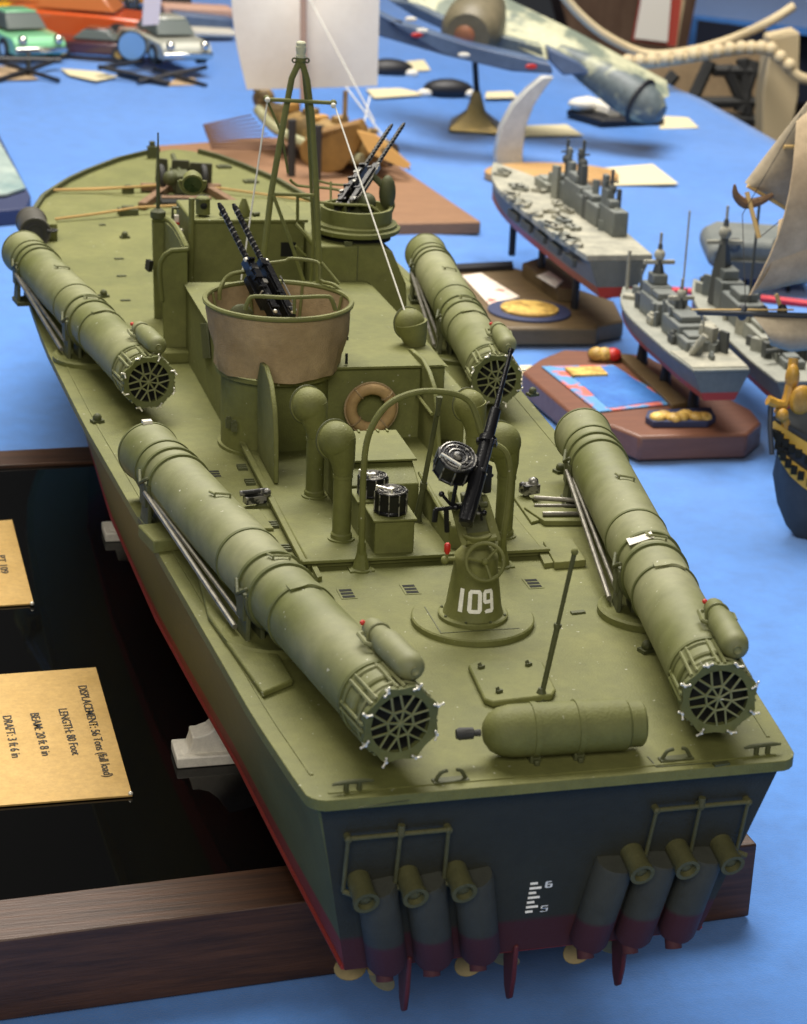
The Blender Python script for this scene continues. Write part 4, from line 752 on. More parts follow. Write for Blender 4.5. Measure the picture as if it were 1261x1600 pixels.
card([(-1.33981, 63.21473, -3.94), (-0.48843, 63.32269, -3.94), (0.01901, 60.69574, -3.94), (-1.51964, 60.26556, -3.94)], 'tan card under the leftmost black wire stand', col=mat('tan_card', (.42, .30, .18), .8))
card([(4.89869, 61.511, -3.94), (5.50039, 61.71464, -3.94), (5.67963, 60.13616, -3.94), (4.38255, 59.86941, -3.94)], 'tan card under the silver car wire stand', col=bpy.data.materials['tan_card'])
card([(7.2879, 25.57787, -3.94), (7.75206, 25.54174, -3.94), (7.66099, 22.67492, -3.94), (6.93982, 22.28141, -3.94), (6.91803, 24.31415, -3.94)], 'white paper card leaning out beside the wooden plinth of the destroyer')

def frame(a, c): # local y from a towards c, z up
    a, c = Vector(a), Vector(c); d = (c-a); L = d.length; d.normalize(); rt = d.cross(Vector((0, 0, 1))).normalized(); up = rt.cross(d)
    M = Matrix((rt, d, up)).transposed().to_4x4(); M.translation = a; return M, L
# ---- trireme with a white sail on a wooden plinth
tri = thing('galley_model', 'ancient oared galley model with a huge white sail on a reddish wooden plinth', 'model ship', (5.86338, 42.9003, -3.98))
b = B(); b.extr([(1.54306, 45.15492, -3.6), (2.18879, 47.39981, -3.6), (8.74746, 49.9575, -3.6), (9.71541, 37.60589, -3.6), (7.00849, 37.40429, -3.6), (2.53196, 37.72411, -3.6)], (0, 0, -.36)); obj('plinth', b, ply, tri, bev=.05)
oarg = mat('oar_gold', (.45, .24, .06), .7); gold_w = mat('golden_wood', (.30, .19, .065), .6, col2=(.11, .07, .022), nscale=1.6, sharp=True); strake = mat('pale_strake', (.36, .35, .20), .6); shellm = mat('stern_shell_wood', (.24, .125, .025), .6, col2=(.16, .08, .015), nscale=1.5)
M, L = frame((8.45796, 43.0, -2.97799), (5.54454, 48.0, -2.71982))
b = B(M); rings = []
for t in [k/16 for k in range(17)]:
    w = .58*sin(pi*min(1, t*.88+.10))**.55+.04; y = t*L; zc_ = .25*max(0, t-.7)*3+.5*max(0, .2-t)
    vr = .10+w*.85; rings.append([(w*cos(q), y, zc_+vr*(1.05 if sin(q) < 0 else .8)*sin(q)) for q in [2*pi*i/20 for i in range(20)]])
b.loft(rings); obj('hull', b, gold_w, tri)
for sx in (-1, 1):
    b = B(M); b.tube([(sx*.55, L*.1, -.15), (sx*.78, L*.35, -.2), (sx*.75, L*.7, -.05), (sx*.4, L*.93, .25)], .16, 8, smooth=4); obj('strake', b, strake, tri)
for k in range(6):
    b = B(M); b.cbox((.1*(-1)**k, L*(.18+.11*k), .42), .5, .28, .16+.05*(k % 3)); obj('deck_shelter', b, oarg if k % 2 else gold_w, tri, bev=.05)
b = B(M); b.ball((0, L*.97, .5), .34, 12); b.ball((0, L*1.02, .75), .16, 8); obj('prow_head', b, gold_w, tri)
# oars fan out to both sides
oarm = mat('oar_wood', (.13, .06, .03), .7)
for side, ends, m_ in ((-1, ((3.68754, 45.3084, -3.3), (4.05162, 49.23518, -3.3)), oarm), (1, ((9.05121, 43.06202, -3.3), (8.57331, 47.77665, -3.3)), oarg)):
    e0, e1 = Vector(ends[0]), Vector(ends[1])
    for k in range(10 if side < 0 else 9):
        t = k/(9 if side < 0 else 8); s_ = M @ Vector((side*.7, L*(.25+.6*t) if side < 0 else L*(.08+.35*t), -.15)); e = e0.lerp(e1, t)
        if side < 0: s_ = Vector((5.57318, 44.6, -3.10412)).lerp(Vector((5.13967, 47.0, -2.57895)), t); e = Vector((3.56331, 44.5, -3.06568)).lerp(Vector((3.56743, 46.0, -2.71238)), t)
        else: e = Vector((9.03722, 43.0, -3.32415)).lerp(Vector((9.16719, 45.0, -3.28449)), t)
        b = B(); b.rod(s_, e, .024, .040, seg=5); obj('oar', b, m_, tri)
b = B(); bl = [(5.86454, 43.0, -3.08924), (6.23874, 43.0, -3.41442), (6.64653, 43.0, -3.48527), (7.06986, 43.0, -3.37293), (7.48951, 43.2, -2.89813), (7.80131, 43.5, -2.40518), (7.60533, 43.5, -2.11549), (6.39725, 43.0, -2.32461), (5.99774, 43.0, -2.45515), (5.78492, 43.0, -2.76396)]; b.extr(bl, (.2, .35, .1)); obj('stern_shell', b, shellm, tri, bev=.05)
b = B(); b.extr([(7.50839, 43.2, -2.29608), (8.02502, 43.0, -2.37889), (8.97053, 42.6, -3.13075), (8.78706, 42.6, -3.24208), (7.75283, 42.8, -2.81526)], (.05, .2, .0)); obj('steering_oar', b, oarg, tri)
b = B(); b.rod((6.59287, 46.5, -2.08873), (6.50946, 46.5, 1.95124), .10); obj('mast', b, mat('pink_mast', (.50, .34, .26), .6), tri)
b = B(); n = 12; P = []
for i in range(n+1):
    t = i/n; top_ = Vector((4.48101, 47.0, 1.46212)).lerp(Vector((8.9085, 47.0, 1.61012)), t); bt = Vector((4.99816, 47.0, -1.82766)).lerp(Vector((8.94312, 47.0, -1.64404)), t)
    P.append([(top_.lerp(bt, s)+Vector((-.12*sin(pi*s)*(1-t), -.25*sin(pi*t)*sin(pi*s*.9), 0))) for s in [k/8 for k in range(9)]])
b.loft([[*r, *[q+Vector((0, .06, 0)) for q in r[::-1]]] for r in P]); obj('sail', b, mat('white_sail', (.90, .86, .77), .9, col2=(.82, .76, .66), nscale=.6, fine=.03), tri, smooth=60)
for p_, q_ in (((7.52907, 45.0, -1.34394), (8.60348, 43.0, -2.84827)), ((6.42652, 46.0, 1.29327), (8.07131, 43.5, -2.07303)), ((8.25947, 45.0, -1.60815), (7.72474, 43.5, -2.3512))): b = B(); b.rod(p_, q_, .02); obj('rigging_line', b, thread, tri)
b = B(); b.rod((7.31587, 44.0, -1.30223), (7.31105, 44.0, -2.45205), .07); obj('stern_post', b, gold_w, tri)
for x, y in ((455, 275), (492, 278)): b = B(); q = Vector((5.64801, 43.25744, -3.6)) if x == 455 else Vector((6.21903, 42.41665, -3.6)); b.rod(q, q+Vector((0, 0, 1.6)), .12); obj('plinth_post', b, rubber, tri)
# ---- grey warships
grey = mat('ship_grey', (.11, .125, .12), .6, col2=(.17, .18, .165), nscale=1.2); deckg = mat('deck_grey', (.30, .30, .25), .7, col2=(.20, .21, .18), nscale=2.0); mastg = mat('dark_ship_grey', (.07, .075, .07), .7); paleg = mat('pale_deck', (.42, .40, .31), .7, col2=(.20, .20, .165), nscale=2)
red_h = mat('hull_red', (.36, .035, .02), .5); blk = mat('black_base', (.012, .012, .015), .5)
def warship(name, label, stern, bow, w, dep, group, flat=False, paleaft=False):
    M, L = frame(stern, bow); root = thing(name, label, 'model ship', tuple(Vector(stern)+Vector((0, 0, -dep))), group)
    def hull_b(z0, z1, n0, m):
        b = B(M); rings = []
        for k in range(17):
            t = k/16; ww = w*(.86+.14*min(1, t*5)) if t < .5 else w*max(.02, 1-((t-.5)/.5)**2.4); rings.append([(-ww*(.55+.45*z1), t*L, -dep*(1-z1)), (-ww*(.55+.45*z0), t*L, -dep*(1-z0)), (ww*(.55+.45*z0), t*L, -dep*(1-z0)), (ww*(.55+.45*z1), t*L, -dep*(1-z1))])
        b.loft(rings); obj(n0, b, m, root)
    hull_b(.28, 1, 'hull', grey); hull_b(0, .28, 'red_bottom', red_h)
    b = B(M); e = 1.10 if flat else 1.0; pts = [(-w*.86*e, 0), (w*.86*e, 0), (w*e, L*.2), (w*e, L*.5)]+[(w*e*max(.05, 1-((t-.5)/.5)**2.4), L*t) for t in (.6, .7, .8, .88, .94, 1)]
    pts = pts+[(-x, y) for x, y in pts[:1:-1]]; b.prism(pts, 0, .14 if flat else .06); obj('deck', b, paleg if flat else deckg, root, bev=.02)
    return root, M, L
r1, M, L = warship('carrier_model', 'grey aircraft carrier model with a cream deck and red bottom above an olive plinth', (9.50859, 25.94714, -1.75), (9.41434, 35.63759, -1.75), .80, .80, 'grey warship models', flat=True)
M1_, L1_ = M, L
for k, (x, y, w_, d_, h_, m_) in enumerate([(.55, .22, .45, 1.1, .9, grey), (.5, .34, .5, 1.5, .75, grey), (.5, .46, .45, 1.2, 1.0, grey), (.5, .58, .35, .9, .7, grey), (.5, .25, .25, .4, 1.5, grey), (.5, .44, .2, .35, 1.75, mastg), (.5, .52, .2, .3, 1.6, grey), (.45, .68, .5, 1.0, .35, deckg)]):
    b = B(M); h_ *= .62; b.cbox((x, y*L, .14), w_*.8, d_, h_); b.cbox((x-.03, y*L+.1, .14+h_), w_*.5, d_*.5, h_*.3); obj('island_block', b, m_, r1, bev=.03)
for x, y, h_ in ((.5, .44, 2.6), (.5, .56, 2.3), (.55, .24, 2.2)): b = B(M); h_ *= .68; b.rod((x, y*L, .3), (x, y*L, h_), .04); b.cbox((x, y*L, h_*.8), .3, .04, .04); b.ball((x, y*L, h_*.7), .12, 8); obj('mast', b, mastg, r1)
rs = random.Random(3)
for k in range(26):
    y = rs.uniform(.04, .9)*L; x = rs.choice((-.8, -.7, .1, -.3))*(1 if y < L*.7 else .4); b = B(M); b.cbox((x, y, .14), .16, .38, .09, rs.random()); b.cbox((x, y, .2), .42, .08, .03, rs.random()*2); obj('deck_aircraft', b, rs.choice((grey, deckg, paleg)), r1)
b = B(M)
for k in range(5): b.cbox((-.80, L*(.1+.11*k), -.30), .12, .7, .18)
obj('gallery', b, mastg, r1, bev=.02)
for t, sx in ((.28, 0), (.55, 0), (.8, 0)): b = B(M); q = Vector((sx, t*L, -.80)); b.rod(q, q-Vector((0, 0, 1.0)), .09); obj('stand_leg', b, blk, r1)
r2, M, L = warship('destroyer_model', 'grey destroyer model with black lattice mast over the wooden plinth with gold badges', (9.36806, 19.38968, -2.25), (9.4936, 25.48475, -2.25), .66, .55, 'grey warship models')
M2_, L2_ = M, L
b = B(M); b.prism([(-.56, .1), (.56, .1), (.62, L*.2), (-.62, L*.2)], .06, .08); obj('flight_deck', b, paleg, r2)
def sup(root, M, items, nm='superstructure'):
    for x, y, w_, d_, h_, m_ in items: h_ *= .62; w_ *= .85; b = B(M); b.cbox((x, y, .06), w_, d_, h_); b.cbox((x, y, .06+h_), w_*.7, d_*.6, h_*.35); obj(nm, b, m_, root, bev=.03)
sup(r2, M, [(0, L*.25, .8, .8, .35, grey), (0, L*.36, .75, 1.0, .6, grey), (.05, L*.47, .5, .7, .8, grey), (0, L*.6, .7, 1.1, .7, grey), (0, L*.66, .55, .6, 1.0, grey), (0, L*.8, .3, .4, .25, grey), (0, L*.1, .1, .2, .2, grey), (-.4, L*.3, .1, .3, .3, mastg), (.4, L*.42, .2, .3, .4, mastg), (-.35, L*.52, .2, .3, .3, paleg)])
def lattice(root, M, x, y, h, w0, m_): b = B(M); b.lathe([(w0, .1), (w0*.75, h*.5), (w0*.35, h*.75), (w0*.2, h)], 4, Matrix.Translation((x, y, 0))); obj('lattice_mast', b, m_, root); b = B(M); b.ball((x, y, h*.85), w0*.55, 8); b.cbox((x, y, h*.72), w0*3, .08, .08); b.rod((x, y, h*.9), (x, y, h*1.15), .03); obj('radar', b, paleg, root)
lattice(r2, M, 0, L*.66, 1.5, .22, mastg); lattice(r2, M, 0, L*.42, 1.0, .18, mastg)
for a_, c_, w_, nm_ in (((0, L*.97, 0), (0, L*.97, .9), .04, 'flagstaff'), ((.2, L*.5, .5), (.2, L*.5, 2.4), .02, 'whip_aerial'), ((-.3, L*.15, .1), (-.1, L*.13, .5), .07, 'deck_crane')): b = B(M); b.rod(a_, c_, w_); obj(nm_, b, paleg, r2)
for t in (.22, .5, .75): b = B(M); q = Vector((0, t*L, -.55)); b.lathe([(.16, -.85), (.10, -.3), (.07, 0)], 10, Matrix.Translation(q)); obj('stand_leg', b, blk, r2)
b = B(M); b.box(-.12, .12, .4, L*.8, -1.52, -1.4); obj('stand_bar', b, blk, r2)
r3, M, L = warship('frigate_model', 'grey frigate model with a pale deck, partly hidden behind the sailing ship', (10.9893, 19.00266, -2.4), (11.55867, 26.623, -2.4), .70, .6, 'grey warship models')
M3_, L3_ = M, L
sup(r3, M, [(0, L*.35, .8, 1.6, .5, deckg), (0, L*.55, .7, 1.2, .8, grey), (0, L*.7, .6, .8, 1.0, grey), (0, L*.15, .5, .8, .25, grey)])
lattice(r3, M, -.1, L*.72, 1.9, .26, mastg); b = B(M); b.rod((0, L*.5, .2), (0, L*.5, 2.6), .03); obj('pole_mast', b, mastg, r3); b = B(M); b.rod((-.5, L*.15, .3), (1.0, L*.2, .35), .05); obj('boom', b, mastg, r3)
r4 = thing('grey_hull_model', 'dark grey bulky model hull behind the frigate, below the brown sails', 'model ship', (14.66638, 30.21728, -3.98), 'grey warship models')
b = B(); b.extr([(13.63114, 31.0, -2.73181), (14.06657, 31.0, -2.54309), (16.47917, 31.0, -2.68279), (16.59079, 31.0, -3.59507), (14.41485, 31.0, -3.44294), (13.62357, 31.0, -3.16259)], (.6, 2.2, 0)); obj('hull', b, grey, r4, bev=.15)
b = B(); b.extr([(13.81917, 30.9, -2.97906), (16.40058, 30.9, -3.11099), (16.46011, 30.9, -3.6003), (14.37557, 30.9, -3.44893)], (0, -.1, 0)); obj('lower_hull', b, mastg, r4, bev=.02)
for px in (0, 1.2): b = B(); q = Vector((14.88371, 31.5, -3.5441)); b.rod(q+Vector((px, 0, 0)), (q.x+px, q.y, TZ), .06); obj('stand_leg', b, blk, r4); b = B(); b.ball(q+Vector((px-.6, -.5, .9)), .18, 8); obj('hull_boss', b, mastg, r4)
b = B(); b.tube([(10.96381, 31.05437, -3.9), (12.31321, 31.59671, -3.9), (14.41963, 30.89128, -3.9), (16.17197, 29.964, -3.9)], .10, 6, smooth=4); o = obj('red_ribbon', b, mat('red_ribbon', (.62, .03, .05), .6), None, orig=(13.66072, 31.11393, -3.95)); tagp(o, 'thin red ribbon lying across the cloth behind the grey ships', 'ribbon')
for rt_, MM_, LL_, ww_ in ((r2, M2_, L2_, .5), (r3, M3_, L3_, .6)):
    for k in range(34):
        y = LL_*rs.uniform(.12, .9); x = ww_*rs.uniform(-.85, .85)*(1 if y < LL_*.6 else .5); h_ = rs.uniform(.08, .5); b = B(MM_)
        if k % 3: b.cbox((x, y, .06), rs.uniform(.06, .22), rs.uniform(.06, .4), h_, rs.random())
        else: b.rod((x, y, .06), (x, y, .2+h_*1.4), .025, seg=6)
        obj('ship_fitting', b, rs.choice((grey, deckg, mastg, paleg)), rt_)
for k in range(24):
    y = L1_*rs.uniform(.18, .72); x = rs.uniform(.30, .68); h_ = rs.uniform(.2, .95); b = B(M1_); b.cbox((x, y, .14), rs.uniform(.05, .16), rs.uniform(.08, .3), h_, rs.random()); obj('island_fitting', b, rs.choice((grey, deckg, mastg)), r1)
# ---- plinths
def plinth(name, label, pts, h, m, extras):
    root = thing(name, label, 'display plinth', pts[0]); b = B(); b.extr(pts, (0, 0, -h)); obj('plinth_board', b, m, root, bev=.06)
    for nm, p, hh, mm in extras: b = B(); b.extr(p, (0, 0, hh)); obj(nm, b, mm, root, bev=.01)
    return root
ol_w = mat('olive_wood', (.15, .10, .045), .5, col2=(.11, .075, .035), nscale=1, stretch=(1, 4, 4)); rd_w = mat('red_brown_wood', (.20, .085, .05), .42, col2=(.15, .06, .035), nscale=1, stretch=(.5, 5, 5))
goldb = mat('gold_badge', (.72, .48, .12), .5, col2=(.40, .24, .05), nscale=3, sharp=True); navy = mat('navy_card', (.03, .04, .10), .6)
patt = mat('red_white_print', (.75, .66, .55), .7, col2=(.55, .12, .10), nscale=1.4, mixw=.62, sharp=True); bluep = mat('blue_print', (.03, .12, .42), .5, col2=(.05, .20, .55), nscale=1); redp2 = mat('border_print', (.10, .28, .55), .6, col2=(.60, .14, .10), nscale=1.6, mixw=.52, sharp=True)
p_a = plinth('olive_plinth', 'olive brown octagonal plinth with a gold oval badge under the aircraft carrier', [(7.36993, 32.10646, -3.55), (9.1246, 32.60872, -3.55), (10.67103, 29.30002, -3.55), (10.34601, 27.65704, -3.55), (9.60564, 27.27591, -3.55), (9.53769, 27.07035, -3.55), (7.12527, 27.21974, -3.55), (6.99422, 29.48258, -3.55)], .42, ol_w,
  [('print', [(7.59485, 31.63193, -3.54), (8.13367, 31.85595, -3.54), (8.45688, 29.65612, -3.54), (7.53964, 28.97344, -3.54)], .03, patt), ('back_strip', [(7.43876, 32.37408, -3.54), (9.13084, 32.63242, -3.54), (9.03706, 32.19528, -3.54), (7.32798, 31.94631, -3.54)], .12, blk), ('cradle_block', [(9.10293, 31.69773, -3.54), (9.89006, 32.41789, -3.54), (10.17013, 30.44875, -3.54), (9.69009, 29.19846, -3.54), (9.2631, 29.33289, -3.54)], .30, ol_w), ('name_card', [(9.02245, 30.26325, -3.2), (9.48088, 30.72789, -3.2), (9.53263, 29.77004, -3.2), (9.16866, 29.20427, -3.2)], .02, paper_w)])
b = B(); q = (8.32827, 28.43803, -3.54); b.lathe([(.95, 0), (.95, .04), (.01, .05)], 32, Matrix.Translation(q)); bd = obj('badge_ring', b, navy, p_a); b = B(); b.lathe([(.66, .05), (.66, .10), (.5, .12), (.01, .12)], 28, Matrix.Translation(q)); obj('gold_oval', b, goldb, bd)
p_b = plinth('walnut_plinth', 'reddish brown shaped plinth with a blue print and gold badges under the destroyer', [(7.40391, 24.49826, -3.45), (8.09018, 25.11325, -3.45), (8.90414, 24.95865, -3.45), (9.7816, 24.55858, -3.45), (10.65078, 20.70633, -3.45), (10.52769, 19.90607, -3.45), (9.96711, 19.25574, -3.45), (7.79947, 19.32487, -3.45), (7.49295, 20.0088, -3.45), (6.95126, 20.65217, -3.45), (6.72956, 23.63295, -3.45)], .50, rd_w,
  [('print_border', [(7.21567, 23.83297, -3.44), (8.77369, 23.80295, -3.44), (9.1793, 21.14342, -3.44), (7.44776, 20.77405, -3.44)], .03, redp2), ('print', [(7.63497, 23.66357, -3.44), (8.78329, 23.66429, -3.44), (9.04121, 21.32269, -3.44), (7.70476, 20.95192, -3.44)], .045, bluep), ('gold_lettering', [(7.605, 23.48867, -3.4), (8.39342, 23.51702, -3.4), (8.38073, 22.9776, -3.4), (7.61424, 22.95172, -3.4)], .06, goldb), ('dark_rail', [(9.05574, 24.34111, -3.44), (9.33576, 24.32016, -3.44), (9.46278, 20.99286, -3.44), (8.99672, 20.83063, -3.44)], .10, ol_w), ('badge_block', [(8.36482, 20.48565, -3.44), (9.7045, 20.55968, -3.44), (9.58307, 19.96848, -3.44), (9.29925, 19.6816, -3.44), (8.22207, 19.78927, -3.44), (8.17783, 20.10655, -3.44)], .12, navy), ('badge_block', [(8.5063, 24.7137, -3.44), (9.20832, 24.66246, -3.44), (9.15365, 24.33378, -3.44), (8.89302, 24.07193, -3.44), (8.39684, 24.20298, -3.44)], .10, ol_w), ('name_card', [(9.16182, 22.73215, -3.44), (9.45292, 22.84136, -3.44), (9.4101, 22.49055, -3.44), (9.0761, 22.25683, -3.44)], .05, cream)])
for k in range(7): b = B(); q = Vector((8.38094, 19.97517, -3.3)).lerp(Vector((9.30155, 19.96592, -3.3)), k/6); b.ball(q+Vector((0, .1*sin(k*2), 0)), .17, 10, (1, 1, .6)); obj('gold_emblem', b, goldb, p_b)
for k in range(3): b = B(); q = Vector((8.53929, 24.23744, -3.3)).lerp(Vector((8.88476, 24.165, -3.3)), k/2); b.ball(q, .18, 10, (1, 1, .8)); obj('gold_emblem', b, goldb if k < 2 else redp, p_b)
# ---- sailing ship at the right edge
sail_m = mat('brown_sailcloth', (.58, .45, .29), .9, col2=(.36, .27, .17), nscale=.8); sail_d = mat('dark_sailcloth', (.34, .29, .21), .9, col2=(.46, .38, .27), nscale=.9); spar = mat('spar_wood', (.62, .42, .16), .6); ochre = mat('ochre_band', (.55, .34, .05), .55); blackh = mat('black_hull', (.022, .026, .032), .5, col2=(.05, .055, .06), nscale=1)
gal = thing('sailing_ship_model', 'black and ochre sailing warship model with brown sails cut off by the right edge', 'model ship', (9.38325, 14.88163, -3.98))
YG = 15.6
b = B(); rr = []
for px, py0, py1, dy in ((1204, 640, 700, 0), (1207, 650, 760, .15), (1215, 655, 800, .3), (1228, 660, 825, .5), (1245, 668, 845, .8), (1270, 680, 870, 1.1), (1330, 700, 900, 1.6)):
    pass
hp_ = [((8.75037, 15.6, -1.91816), (8.89925, 15.6, -2.91747)), ((8.77008, 15.5, -1.8284), (8.99928, 15.5, -3.41996)), ((8.91692, 15.4, -1.91562), (9.17232, 15.4, -3.80966)), ((9.07929, 15.2, -1.99312), (9.32942, 15.2, -4.00521)), ((9.36868, 15.0, -2.14347), (9.65966, 15.0, -4.22135)), ((10.11429, 14.8, -2.56632), (10.44461, 14.8, -4.60925))]
b.loft([[Vector(t), Vector(t).lerp(Vector(u), .5)+Vector((0, -.25, 0)), Vector(u), Vector(u)+Vector((1.0, .9, 0)), Vector(t)+Vector((1.1, 1.0, 0))] for t, u in hp_]); obj('hull', b, blackh, gal)
for f0, f1, m_ in ((.05, .16, ochre), (.30, .47, ochre)):
    b = B(); b.loft([[Vector(t).lerp(Vector(u), f)+Vector((0, -.25*min(f, 1-f)*2-.05, 0))+Vector((-.01, o_, 0)) for f in (f0, f1) for o_ in ((0, .04) if f == f0 else (.04, 0))] for t, u in hp_]); st_ = obj('gun_band', b, m_, gal)
for k in range(9):
    i = k*5/9; i0 = int(i); fr = i-i0; t = Vector(hp_[i0][0]).lerp(Vector(hp_[i0+1][0]), fr); u = Vector(hp_[i0][1]).lerp(Vector(hp_[i0+1][1]), fr)
    for f in (.20, .385): b = B(); q = t.lerp(u, f)+Vector((0, -.25*f*2-.1, 0)); b.cbox(q-Vector((0, 0, .06)), .11, .08, .14, -.5); obj('gun_port', b, dark, gal)
b = B(); b.ball((9.02514, 15.5, -1.14841), .13, 10, (1, 1, 1.9)); b.ball((9.14598, 15.3, -1.48843), .22, 10, (1, .6, 1.2)); b.ball((8.81884, 15.3, -1.74185), .12, 8); b.tube([(8.57302, 15.4, -1.50373), (8.87961, 15.4, -1.59266), (9.00271, 15.5, -1.2618), (9.05538, 15.6, -0.83852)], .09, 8, smooth=2); b.tube([(8.77088, 15.4, -1.68107), (8.95288, 15.4, -1.91678), (8.9572, 15.4, -2.26431)], .08, 8); obj('figurehead', b, mat('gilt', (.60, .33, .04), .45, col2=(.35, .18, .03), nscale=4), gal)
b = B(); b.tube([(8.63339, 15.4, -1.61969), (8.62135, 15.3, -1.98803), (8.6637, 15.2, -2.41733)], .05, 8); obj('anchor', b, blackh, gal)
def sail(pts_t, pts_b, bulge, m, nm='sail'):
    b = B(); n = len(pts_t); rr = []
    for i in range(n):
        t = Vector(pts_t[i]); u = Vector(pts_b[i]); rr.append([t.lerp(u, s)+Vector((0, -bulge*sin(pi*s), 0)) for s in [k/8 for k in range(9)]])
    b.loft([[*r, *[q+Vector((0, .05, 0)) for q in r[::-1]]] for r in rr]); return obj(nm, b, m, gal, smooth=60)
sail([(9.08543, 18.5, 1.54563), (9.45968, 18.5, 2.0741), (9.83358, 18.5, 2.58892), (10.41897, 18.5, 3.38559)], [(9.17932, 18.5, 1.47703), (9.54722, 18.5, 1.29337), (9.88642, 18.5, 1.06125), (10.73303, 18.5, 0.86132)], .15, sail_d)
sail([(9.51081, 17.5, 2.82908), (9.77331, 17.5, 3.05219), (10.47188, 17.5, 3.2825)], [(8.74199, 17.0, -0.1109), (9.79737, 17.0, 0.24477), (10.62327, 17.0, 0.35244)], .5, sail_m)
sail([(9.23881, 17.2, 1.16591), (9.60713, 17.2, 1.33466), (10.4494, 17.2, 1.44797)], [(8.77583, 17.0, -0.08838), (9.54809, 17.0, 0.07488), (10.51389, 17.0, 0.23794)], .3, sail_m)
sail([(8.72835, 16.8, -0.40071), (9.21673, 16.8, -0.43139), (10.13576, 16.8, -0.4226)], [(9.06499, 16.6, -0.90394), (9.44508, 16.6, -1.02809), (10.11652, 16.6, -0.98378)], .25, sail_d)
def spr(a, c, r=.04, nm='spar', m=None): b = B(); b.rod(a, c, r, seg=8); obj(nm, b, m or spar, gal)
spr((9.71133, 18.4, 2.21018), (10.51832, 18.4, 2.22913)); spr((9.08459, 18.4, 1.52134), (9.87631, 18.4, 1.10729), .035); spr((9.04182, 18.3, 1.42841), (9.23648, 18.0, 0.66817), .045); spr((7.7456, 16.9, -0.36742), (10.09059, 16.7, -0.41742), .05, m=blackh); spr((7.62219, 16.9, -0.31996), (9.50884, 16.8, -0.3204), .018); spr((9.23792, 17.0, -0.09413), (9.38522, 17.0, -0.41983), .04)
b = B(); b.tube([(8.79428, 18.3, 1.56471), (8.8392, 18.3, 1.37063), (9.03942, 18.3, 1.22179), (9.31832, 18.3, 1.2682), (9.55316, 18.3, 1.38382)], [.02, .07, .1, .08, .04], 8, smooth=3); obj('curved_yard_hook', b, timber, gal)
for a_, c_ in (((9.79422, 18.0, 2.87252), (8.8707, 18.0, 1.09486)), ((9.23648, 18.0, 0.66817), (9.6774, 18.0, 1.03685)), ((8.8707, 18.0, 1.09486), (8.67954, 17.0, -0.31693))): spr(a_, c_, .008, 'rigging_line', rubber)
for p in ((8.97616, 16.9, -0.40915), (9.33971, 16.9, -0.39159), (8.58557, 16.9, -0.38016)): b = B(); b.ball(p, .10, 8, (1, 1, 1.5)); obj('rigging_block', b, blackh, gal)
# ---- stands and aircraft
def aircraft(name, label, nose, tail, wl, wr, rad, nac, m_top, m_nose, spin, base_pt, group='model aircraft on stands', wing_c=.45, chord=2.2):
    root = thing(name, label, 'model aircraft', base_pt, group); nose, tail = Vector(nose), Vector(tail); M, L = frame(tail, nose)
    b = B(M); b.lathe([(rad*.15, 0), (rad*.5, L*.2), (rad, L*.5), (rad, L*.85), (rad*.75, L*.95), (rad*.4, L)], 20, Matrix.Rotation(-pi/2, 4, 'X')); obj('fuselage', b, m_top, root)
    b = B(M); b.ball((0, L*.99, 0), rad*.55, 12, (1, 1, 1)); obj('nose_cone', b, m_nose, root); b = B(M); b.ball((0, L*.62, rad*.75), rad*.55, 12, (.8, 2.2, .8)); obj('canopy', b, acryl, root)
    c_ = nose.lerp(tail, wing_c); dirv = (nose-tail).normalized()
    for w in (wl, wr):
        if w is None: continue
        w = Vector(w); b = B(); th = .22
        b.loft([[c_+dirv*chord*.5, c_+Vector((0, 0, th)), c_-dirv*chord*.5, c_-Vector((0, 0, th))], [w+dirv*chord*.28, w+Vector((0, 0, .08)), w-dirv*chord*.28, w-Vector((0, 0, .08))]]); obj('wing', b, m_top, root, bev=.03)
    for q in nac:
        q = Vector(q); b = B(); MM = Matrix.Translation(q) @ (-dirv).to_track_quat('Z', 'Y').to_matrix().to_4x4(); b.lathe([(.42*rad, 0), (.75*rad, .1), (.8*rad, .8), (.5*rad, 2.2), (.1, 2.6)], 18, MM); n_ = obj('engine', b, m_top, root); b = B(MM); b.lathe([(.02, -.35), (.25*rad, -.15), (.40*rad, .02), (.3*rad, .05)], 14); obj('spinner', b, spin, n_)
    return root
pl_top = mat('pale_green_camouflage', (.42, .42, .28), .5, col2=(.14, .17, .13), nscale=.55, mixw=.52, sharp=True); navy_b = mat('navy_blue_paint', (.035, .06, .13), .4, col2=(.09, .14, .24), nscale=.5); orange = mat('orange_tip', (.38, .13, .06), .5, col2=(.2, .1, .05), nscale=2); brownish = mat('brown_nose', (.25, .15, .09), .5, col2=(.12, .1, .07)); mottle = mat('mottled_grey_camouflage', (.10, .125, .13), .5, col2=(.34, .35, .24), nscale=.8, mixw=.52, sharp=True, fine=.3)
blugr = mat('blue_grey_paint', (.06, .085, .12), .5, col2=(.12, .15, .19), nscale=.7)
